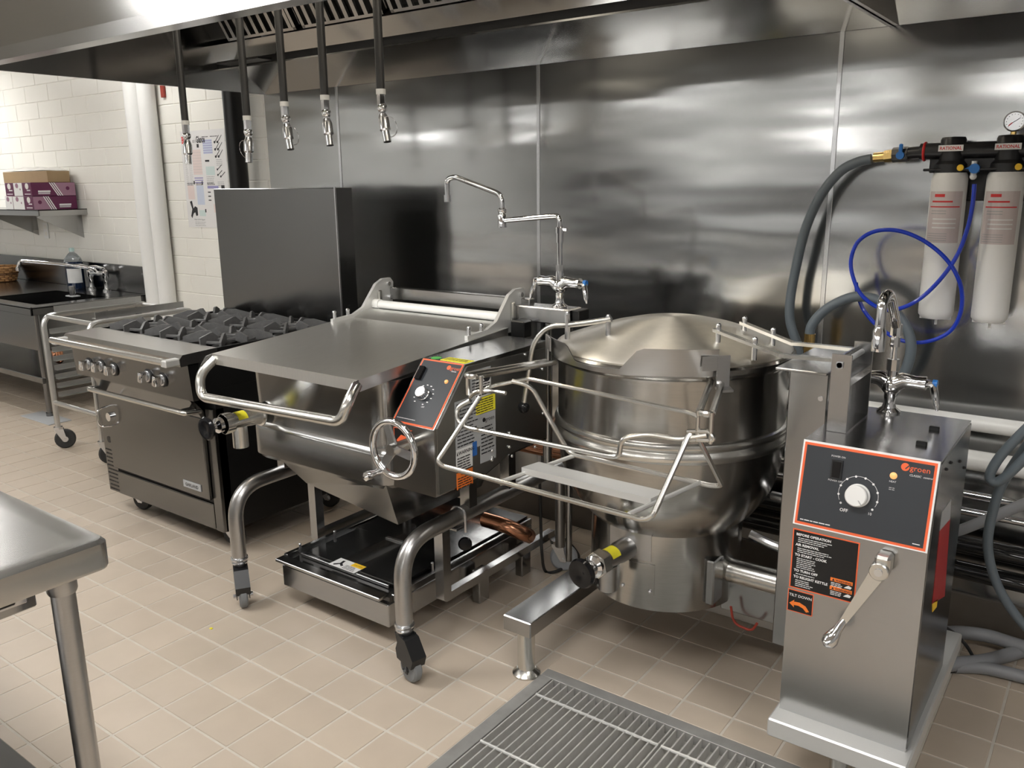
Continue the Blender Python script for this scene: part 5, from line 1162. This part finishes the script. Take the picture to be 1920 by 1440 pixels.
obj('leg', MB().cyl((-5.1, .635, 0), (-5.1, .635, tz-.05), .0208, n=20), 'steel_satin', tb)
dw = obj('drawer', MB().box(-1.90, -1.56, .20, .62, tz-.135, tz-.058, .003), 'steel', tb)
obj('drawer_slide', MB().box(-1.56, -1.548, .20, .60, tz-.115, tz-.075, .002), 'bright_plate', dw)
obj('slide_block', MB().box(-1.56, -1.535, .545, .575, tz-.105, tz-.07, .002), 'black_plastic', dw)
obj('undershelf', MB().box(-5.12, -1.465, -1.12, .655, .262, .30, .003), 'steel_range', tb)
obj('table_hat_channel', MB().box(-5.1, -1.5, .55, .60, tz-.075, tz-.05, .002), 'steel', tb)

# ------------------------------------------------------------------ trench drain with bar grates
td = thing('floor_drain', 'steel-framed trench drain set in the floor before the kettle', 'drain', ((TX0+TX1)/2, (TY0+TY1)/2, -.001))
f_ = .042
b_ = MB()
b_.box(TX0, TX1, TY1-f_, TY1, -.03, .0015, .001).box(TX0, TX1, TY0, TY0+f_, -.03, .0015, .001).box(TX0, TX0+f_, TY0+f_, TY1-f_, -.03, .0015, .001).box(TX1-f_, TX1, TY0+f_, TY1-f_, -.03, .0015, .001)
obj('drain_frame', b_, 'drain_steel', td)
t_ = MB().box(TX0+.03, TX1-.03, TY0+.03, TY1-.03, -.16, -.15)
for a in ((TX0+.03, TX0+.034, TY0+.03, TY1-.03), (TX1-.034, TX1-.03, TY0+.03, TY1-.03), (TX0+.03, TX1-.03, TY0+.03, TY0+.034), (TX0+.03, TX1-.03, TY1-.034, TY1-.03)): t_.box(*a, -.155, -.004)
obj('basin', t_, 'galvanized', td)
gi = 0; sec_w = .417; gx = TX0+f_+.002
labs = ['bar grate section at the left end of the trench drain', 'second bar grate section of the trench drain', 'bar grate section of the trench drain under the console']
while gx+sec_w < TX1-f_+.02 and gi < 3:
    gt = thing('drain_grate', labs[gi], 'grate', (gx+sec_w/2, (TY0+TY1)/2, -.03), 'bar grates in the trench drain')
    ya, yb_ = TY0+f_+.003, TY1-f_-.003; nb = 16; first = None
    for i in range(nb+1):
        x = gx+.004+i*(sec_w-.008)/nb
        if first is None: first = obj('bar', MB().box(x-.0024, x+.0024, ya, yb_, -.034, .001, .0008), 'galvanized', gt); fx0 = x
        else:
            c_ = first.copy(); COL.objects.link(c_); c_.parent = gt; c_.location = (x-fx0, 0, 0)
    for y in (1.872, 1.60, 1.40):
        obj('cross_rod', MB().sweep([(gx+.002+(sec_w-.004)*i/64, y, -.0022) for i in range(65)], [.0048 if i % 4 else .0062 for i in range(65)], 8), 'alu_plate', gt)
    gx += sec_w+.004; gi += 1
tag(obj('floor_scrap', MB().box(-1.0, -.99, 0, .008, 0, .003), 'label_yellow'), 'tiny yellow scrap on the floor tiles', 'scrap')
bpy.data.objects['floor_scrap'].location = pZ(396, 1179, .0)

# ------------------------------------------------------------------ far side of the kitchen, seen only mirrored in the steel
for i, (x0, x1, h) in enumerate(((-8.6, -7.2, 1.45), (-6.9, -4.6, 1.2), (-4.4, -3.0, 1.45), (-2.7, .2, 1.2), (.5, 2.4, 1.45))):
    t = thing('storage_cabinet', ['tall dark cabinet at the left of the far wall', 'low dark counter left on the far wall', 'tall dark cabinet mid far wall', 'low dark counter right on the far wall', 'tall dark cabinet at the right of the far wall'][i], 'cabinet', ((x0+x1)/2, -7.6, 0))
    obj('carcass', MB().box(x0, x1, -7.99, -7.3, .08, h, .005), 'dark_cabinet', t)
    nd = max(2, round((x1-x0)/.6)); w_ = (x1-x0)/nd
    for k in range(nd):
        do = obj('door', MB().box(x0+k*w_+.006, x0+(k+1)*w_-.006, -7.3, -7.28, .1, h-.04, .003), 'dark_cabinet', t)
        obj('handle', MB().cyl((x0+k*w_+.05, -7.26, h*.5-.08), (x0+k*w_+.05, -7.26, h*.5+.08), .008, n=8), 'chrome', do)
